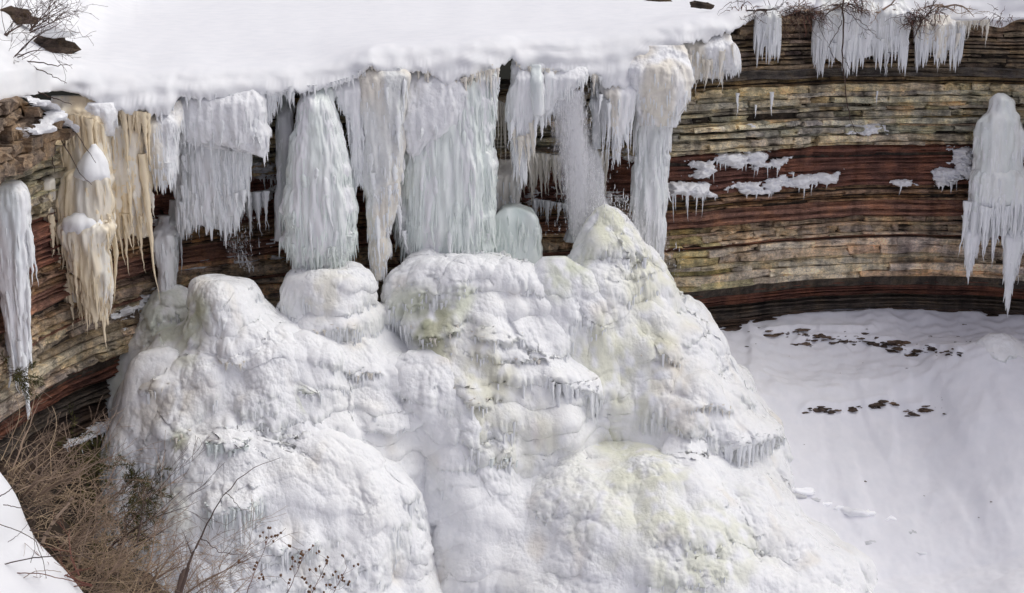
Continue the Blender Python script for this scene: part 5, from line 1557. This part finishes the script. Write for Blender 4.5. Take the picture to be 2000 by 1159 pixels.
GS = "dead shrubs on the near bank"
r_ = np.random.default_rng(11)
shr = [  # px, py, Y, n stems, azimuth, up, L, rad, mat, label
    (60, 980, 10.9, 7, .4, .6, .8, .006, M_TWIG, "tangled tan twigs at the upper end of the snow bank edge"),
    (120, 1080, 10.8, 8, .5, .6, .8, .006, M_TWIG, "dense tan twigs along the middle of the snow bank edge"),
    (190, 1150, 10.6, 8, .5, .7, .8, .006, M_TWIG, "dense tan twigs at the foot of the snow bank edge"),
    (270, 1160, 10.9, 8, .5, .8, .8, .006, M_TWIG, "bushy tan twigs at the bottom edge left of the thick dark stem"),
    (350, 1190, 11.0, 9, .6, .7, .8, .005, M_TWIG, "thin tan branching twigs at the bottom edge around the thick dark stem"),
    (160, 1010, 11.6, 6, .6, .8, .7, .005, M_TWIG, "tan twigs rising in front of the olive cedar sprays"),
    (20, 930, 11.4, 5, 1.0, .8, .7, .005, M_TWIG, "tan twigs at the left edge just above the snow bank"),
    (220, 1080, 11.2, 7, .3, .8, .75, .006, M_TWIG_DARK, "dark brown twigs in the middle of the brush"),
    (70, 1050, 10.5, 6, 2.6, .35, .5, .006, M_TWIG_DARK, "dark twigs reaching out over the snow bank"),
    (170, 1130, 10.3, 5, 2.9, .12, .6, .005, M_TWIG_RED, "red-brown bramble canes lying over the snow bank"),
    (400, 1190, 11.4, 6, .7, .8, .65, .004, M_TWIG, "fine pale twigs right of the thick dark stem at the bottom edge"),
]
for k, (px, py, Y, n, az, up, L, rad, mat, lb) in enumerate(shr):
    shrub(lb, P(px, py, Y), fan(r_, n, az, .8, up, L, rad), mat, 700 + k, GS, nb=(3, 5))
# thick dark stem with long thin branches
p0 = P(345, 1185, 10.2)
r = empty("sapling", p0, "bare dark sapling with one thick leaning stem at the bottom edge", "sapling")
rs = np.random.default_rng(801)
for i, (pl, rads) in enumerate((([(345, 1185), (362, 1120), (376, 1085), (392, 1050), (410, 1010), (440, 960), (490, 915), (548, 893)], (.017, .013, .009, .0065, .005, .0038, .0026, .0012)),
                    ([(340, 1185), (358, 1118), (368, 1112)], (.02, .018, .016)), ([(392, 1050), (430, 1080), (470, 1085)], (.004, .003, .0015)), ([(376, 1085), (366, 1060), (355, 1035)], (.005, .003, .0015)),
                    ([(440, 960), (470, 995), (500, 1000)], (.003, .002, .001)), ([(270, 1050), (282, 1000), (287, 950)], (.004, .003, .0015)))):
    q = np.array(pl, float); tt = np.linspace(0, 1, len(q)); t2 = np.linspace(0, 1, 24)
    pts = P(np.interp(t2, tt, q[:, 0]), np.interp(t2, tt, q[:, 1]), 10.2 + .4 * t2) + rs.normal(0, .004, (24, 3))
    rd = np.interp(t2, np.linspace(0, 1, len(rads)), rads)
    V, F = tubes([(pts, rd)], 6)
    mk("stem", V, F, M_TWIG_DARK, r)
# straw
GG = "clumps of dry straw under the brush"
for k, (px, py, Y) in enumerate(((60, 1000, 11), (110, 1060, 11), (150, 1110, 10.9), (210, 1140, 10.9), (260, 1120, 11.3), (300, 1160, 11.1), (180, 1060, 11.5), (90, 970, 11.6), (40, 940, 11.4), (240, 1170, 10.7), (130, 1000, 11.8), (200, 1000, 12.2), (170, 1150, 10.7), (230, 1100, 11.0), (280, 1140, 10.9), (320, 1180, 10.8), (150, 1060, 11.2), (190, 1100, 10.9), (110, 1010, 11.3), (250, 1160, 11.0), (300, 1190, 11.0), (210, 1060, 11.3), (270, 1090, 11.4), (160, 970, 12), (60, 960, 11.6), (120, 940, 12), (60, 1040, 10.7), (90, 1075, 10.7), (125, 1110, 10.6), (150, 1140, 10.55), (185, 1160, 10.5), (230, 1180, 10.5), (40, 1000, 10.8), (20, 955, 10.9))):
    r = np.random.default_rng(820 + k)
    paths = []
    b = P(px, py, Y)
    for j in range(26):
        a = r.uniform(0, 6.28)
        branch(b + r.normal(0, .13, 3) * np.array([1, 1, .35]), (math.cos(a), math.sin(a), r.uniform(-.1, 1.0)), r.uniform(.2, .65), .0032, 0, paths, r, .38, grav=-.5)
    V, F = tubes(paths, 3)
    o = mk("dry_grass", V, F, M_GRASS if k % 3 else M_TWIG)
    tag(o, "matted dry straw under the dead brush on the near bank", "grass", None, "stuff")
# pale curved canes
r = empty("bramble", P(10, 925, 11.3), "pale looping bramble canes against the dark left rock", "bramble")
for pl in ([(5, 920), (30, 870), (52, 830), (62, 800), (70, 770), (60, 740)], [(8, 925), (50, 905), (90, 880), (108, 850), (112, 815), (100, 790)], [(0, 905), (20, 860), (40, 815), (35, 780), (10, 755)], [(60, 925), (90, 900), (130, 870), (165, 850)], [(100, 930), (98, 880), (110, 845)]):
    q = np.array(pl, float); tt = np.linspace(0, 1, len(q)); t2 = np.linspace(0, 1, 30)
    sx = np.convolve(np.pad(np.interp(t2, tt, q[:, 0]), 3, mode='edge'), np.ones(7) / 7, mode='valid'); sy = np.convolve(np.pad(np.interp(t2, tt, q[:, 1]), 3, mode='edge'), np.ones(7) / 7, mode='valid')
    V, F = tubes([(P(sx, sy, 11.3 + .3 * t2), .0042 * (1 - .6 * t2))], 5)
    mk("cane", V, F, M_GRASS, r)
r = empty("bramble", P(90, 1090, 9.9), "dark bare canes and one thick broken tan stick arching over the near snow bank", "bramble")
rc = np.random.default_rng(845)
for pl, ra, rb2, mat in (([(-12, 1106), (60, 1094), (120, 1089), (165, 1092), (190, 1100)], .0048, .003, M_TWIG_DARK), ([(14, 1119), (50, 1119), (83, 1122), (130, 1133), (175, 1150)], .0042, .003, M_TWIG_RED), ([(7, 986), (28, 987), (52, 991), (80, 1000)], .0034, .0024, M_TWIG_DARK),
                        ([(-8, 1020), (36, 1034), (70, 1052), (86, 1088), (92, 1130)], .0034, .002, M_TWIG_DARK), ([(58, 1035), (74, 1040), (98, 1048), (130, 1046)], .0042, .003, M_TWIG_DARK), ([(16, 1059), (34, 1046), (56, 1024), (70, 1012)], .0022, .0016, M_TWIG_DARK),
                        ([(-6, 975), (12, 962), (32, 944), (50, 915), (64, 890)], .004, .0026, M_TWIG_DARK), ([(82, 1060), (96, 1036), (110, 1014), (128, 992), (146, 970)], .013, .009, M_TWIG), ([(268, 1060), (279, 1010), (285, 975), (287, 948)], .0042, .0022, M_TWIG_DARK),
                        ([(150, 1110), (172, 1040), (196, 970), (236, 888)], .0044, .0018, M_TWIG), ([(245, 1050), (275, 1046), (304, 1052)], .0048, .002, M_TWIG_DARK), ([(60, 1100), (68, 1070), (62, 1040), (66, 1010)], .0022, .0014, M_TWIG_DARK), ([(28, 1140), (60, 1118), (92, 1112), (120, 1118)], .003, .002, M_TWIG)):
    q = np.array(pl, float); tt = np.linspace(0, 1, len(q)); t2 = np.linspace(0, 1, 26)
    pts = P(np.interp(t2, tt, q[:, 0]), np.interp(t2, tt, q[:, 1]), 9.9 + .12 * t2) + np.cumsum(rc.normal(0, .0022, (26, 3)), 0)
    V, F = tubes([(pts, np.linspace(ra, rb2, 26))], 5)
    mk("cane", V, F, mat, r)
# cedar sprays
GC = "olive cedar saplings in the brush"
for k, (px, py, Y, lb) in enumerate(((140, 900, 13, "olive cedar spray against the dark rock above the brush"), (235, 960, 12.6, "dark olive cedar spray beside the black hollow"), (215, 1000, 12, "olive cedar sprays in the middle of the brush"), (150, 960, 12.4, "olive cedar sprays behind the upper brush"), (12, 700, 13.5, "cedar tip poking in at the far left edge"), (180, 1060, 11.8, "cedar sprays low in the brush"))):
    r = np.random.default_rng(850 + k)
    root = empty("cedar_sapling", P(px, py + 30, Y), lb, "cedar", GC)
    paths, leaves = [], []
    for j in range(9 if k != 4 else 4):
        a = r.uniform(-1.0, 1.2)
        branch(P(px, py + 30, Y) + r.normal(0, .06, 3), (math.cos(a), r.normal(0, .4), r.uniform(-.1, .8)), r.uniform(.22, .5), .004, 1, paths, r, .5, (2, 4), -.2)
    V, F = tubes(paths, 4)
    mk("stem", V, F, M_TWIG_DARK, root)
    lp = []
    for pts, rad in paths:
        for q in range(2, len(pts)):
            for m in range(7):
                d = (pts[q] - pts[q - 1]); d = d / np.linalg.norm(d) + r.normal(0, .7, 3)
                d /= np.linalg.norm(d)
                c = pts[q] + r.normal(0, .008, 3)
                lp.append((np.stack([c, c + d * .025 + r.normal(0, .003, 3), c + d * .05]), np.array([.0022, .003, .0008])))
    V, F = tubes(lp, 3)
    o = mk("foliage", V, F, M_CEDAR, root)
# seed-head weeds
GW = "dry seed-head weeds at the bottom edge"
for k, (px, py, pxt, pyt, lb) in enumerate(((470, 1190, 520, 1050, "leftmost dry weed with round seed heads at the bottom edge"), (540, 1200, 600, 1080, "dry weed with round brown seed heads, second from the left at the bottom edge"), (590, 1200, 640, 1095, "dry weed with round seed heads, third from the left at the bottom edge"), (620, 1210, 682, 1110, "rightmost dry weed with round seed heads at the bottom edge"))):
    r = np.random.default_rng(880 + k)
    b, tpt = P(px, py, 9.2), P(pxt, pyt, 9.3)
    root = empty("seed_weed", b, lb, "weed", GW)
    paths, heads = [], []
    tt = np.linspace(0, 1, 14)[:, None]
    main = b + (tpt - b) * tt + np.cumsum(r.normal(0, .003, (14, 3)), 0)
    paths.append((main, np.linspace(.003, .0012, 14)))
    for j in range(11):
        q = r.integers(4, 14)
        sub = []
        branch(main[q], (r.normal(.1, .6), r.normal(0, .5), r.uniform(.2, 1)), r.uniform(.05, .14), .0012, 0, sub, r, .5, minr=.0008)
        paths += sub
        heads += [sub[0][0][-1], sub[0][0][len(sub[0][0]) * 3 // 4] + r.normal(0, .012, 3)]
    V, F = tubes(paths, 4)
    mk("stalk", V, F, M_TWIG_RED, root)
    for h in heads:
        th = np.linspace(0, 2 * math.pi, 7, endpoint=False); ph = np.linspace(.1, math.pi - .1, 5)
        U = np.stack([np.sin(ph)[:, None] * np.cos(th), np.sin(ph)[:, None] * np.sin(th), np.repeat(np.cos(ph)[:, None], 7, 1)], -1)
        B = h + U * (.0085 * (1 + .25 * r.normal(0, 1, U.shape[:2])))[..., None]
        mk("seed_head", B, grid_faces(5, 7, True), M_SEED, root)

# bare shrubs of the left bank (top left) and the branch hanging before the tan ice
GB = "bare shrubs on the left bank above the falls"
for k, (px, py, Y, n, az, L, lb) in enumerate(((10, 70, 55, 8, .9, 2.6, "bare shrub in the top left corner, nearest the edge"), (60, 60, 58, 7, .8, 2.2, "bare shrub behind the dark boulders on the left bank"), (0, 130, 53, 7, .5, 2.6, "bare shrub leaning over the snow at the left edge above the ledges"), (95, 55, 60, 5, 1.2, 1.8, "thin bare shrub rising behind the snow-capped boulder"))):
    shrub(lb, P(px, py, Y), fan(r_, n, az, .7, .6, L, .018), M_TWIG_DARK, 900 + k, GB, name="bare_shrub", nb=(3, 5), minr=.006, curl=.4)
rt = empty("hanging_branch", P(40, 140, 53.5), "dark bare branch hanging down across the tan ice from the left bank", "branch")
rb_ = np.random.default_rng(931)
for pl in ([(40, 140), (62, 175), (85, 215), (110, 258), (135, 300), (160, 345), (180, 360)], [(85, 215), (110, 232), (150, 262), (188, 318)], [(110, 258), (100, 300), (108, 340)], [(62, 175), (100, 190), (140, 205)], [(0, 105), (50, 118), (110, 128), (140, 126)], [(40, 118), (75, 135), (130, 162)], [(70, 190), (72, 215), (72, 245)]):
    q = np.array(pl, float); tt = np.linspace(0, 1, len(q)); t2 = np.linspace(0, 1, 22)
    pts = P(np.interp(t2, tt, q[:, 0]), np.interp(t2, tt, q[:, 1]), 53.5 + 0 * t2) + rb_.normal(0, .015, (22, 3))
    V, F = tubes([(pts, np.linspace(.034, .010, 22))], 5)
    mk("twig", V, F, M_TWIG_DARK, rt)
# vines and roots along the right cliff edge
rv = empty("hanging_vine", P(1646, 20, 68.6), "long thin brown vine hanging down the right wall past the icicle curtains", "vine")
for pl, a, b in (([(1648, -20), (1646, 60), (1645, 120), (1652, 180), (1660, 230), (1672, 262)], .045, .012), ([(1646, 40), (1620, 90), (1630, 120), (1640, 140)], .02, .01), ([(1660, 10), (1610, 20), (1600, 50)], .02, .01), ([(1646, 110), (1662, 140), (1680, 150)], .016, .008), ([(1648, 20), (1690, 50), (1720, 80)], .02, .008)):
    q = np.array(pl, float); tt = np.linspace(0, 1, len(q)); t2 = np.linspace(0, 1, 22)
    pts = P(np.interp(t2, tt, q[:, 0]), np.interp(t2, tt, q[:, 1]), 68.4 + 0 * t2) + rb_.normal(0, .02, (22, 3))
    V, F = tubes([(pts, np.linspace(a, b, 22))], 5)
    mk("cane", V, F, M_TWIG_DARK, rv)
GV = "bare bushes along the right cliff edge"
for k, (px, py, Y, n, lb) in enumerate(((1480, 20, 68, 7, "gnarled bare bush with roots at the right end of the snow lip"), (1575, 24, 68.8, 8, "brown bush hanging over the cliff edge left of the vine"), (1640, 10, 69, 6, "bare bush at the head of the hanging vine"), (1720, 20, 69.2, 8, "bare bush over the broad white curtain"), (1800, 40, 69.2, 7, "dark bush on the cliff edge left of the cream curtain"), (1840, 10, 69.8, 6, "leaning bare sapling on the snow above the cream curtain"))):
    shrub(lb, P(px, py, Y), fan(r_, n, random.uniform(0, 6), 1.6, -.1, 1.7, .03), M_TWIG_DARK if k % 2 == 0 else M_TWIG, 950 + k, GV, name="bare_bush", nb=(3, 4), minr=.008, curl=.6)

GH = "hanging roots and dry growth on the right cliff edge"
for k, (px, py, n, L, lb) in enumerate(((1450, 18, 34, 1.0, "matted roots at the corner where the snow lip meets the cliff"), (1500, 30, 40, 1.4, "brown hanging roots behind the narrowest icicle curtain"), (1558, 20, 60, 1.5, "thick brown mat of hanging roots left of the vine"), (1578, 24, 50, 1.5, "brown hanging roots beside the first large icicle curtain"),
                                        (1672, 8, 40, 1.0, "hanging roots between the two large icicle curtains"), (1790, 30, 60, .9, "dark root mat left of the cream icicle curtain"), (1822, 24, 40, .8, "dark root mat above the cream icicle curtain"), (1950, 36, 30, .7, "dry roots at the right end of the snow edge"))):
    r = np.random.default_rng(990 + k)
    Yr = 68.0 if px < 1480 else 68.7
    root = empty("hanging_roots", P(px, py, Yr), lb, "roots", GH)
    for q in range(3):
        paths = []
        for j in range(n // 3):
            branch(P(px + r.normal(0, 13), py + r.normal(0, 8), Yr + r.normal(0, .15)), (r.normal(0, .5), r.normal(0, .4), r.uniform(-.9, .4)), L * r.uniform(.4, 1.1), .016, 0, paths, r, .7, grav=-1.2, minr=.006)
        V, F = tubes(paths, 4)
        mk("root", V, F, M_TWIG_DARK if q else M_TWIG_RED, root)
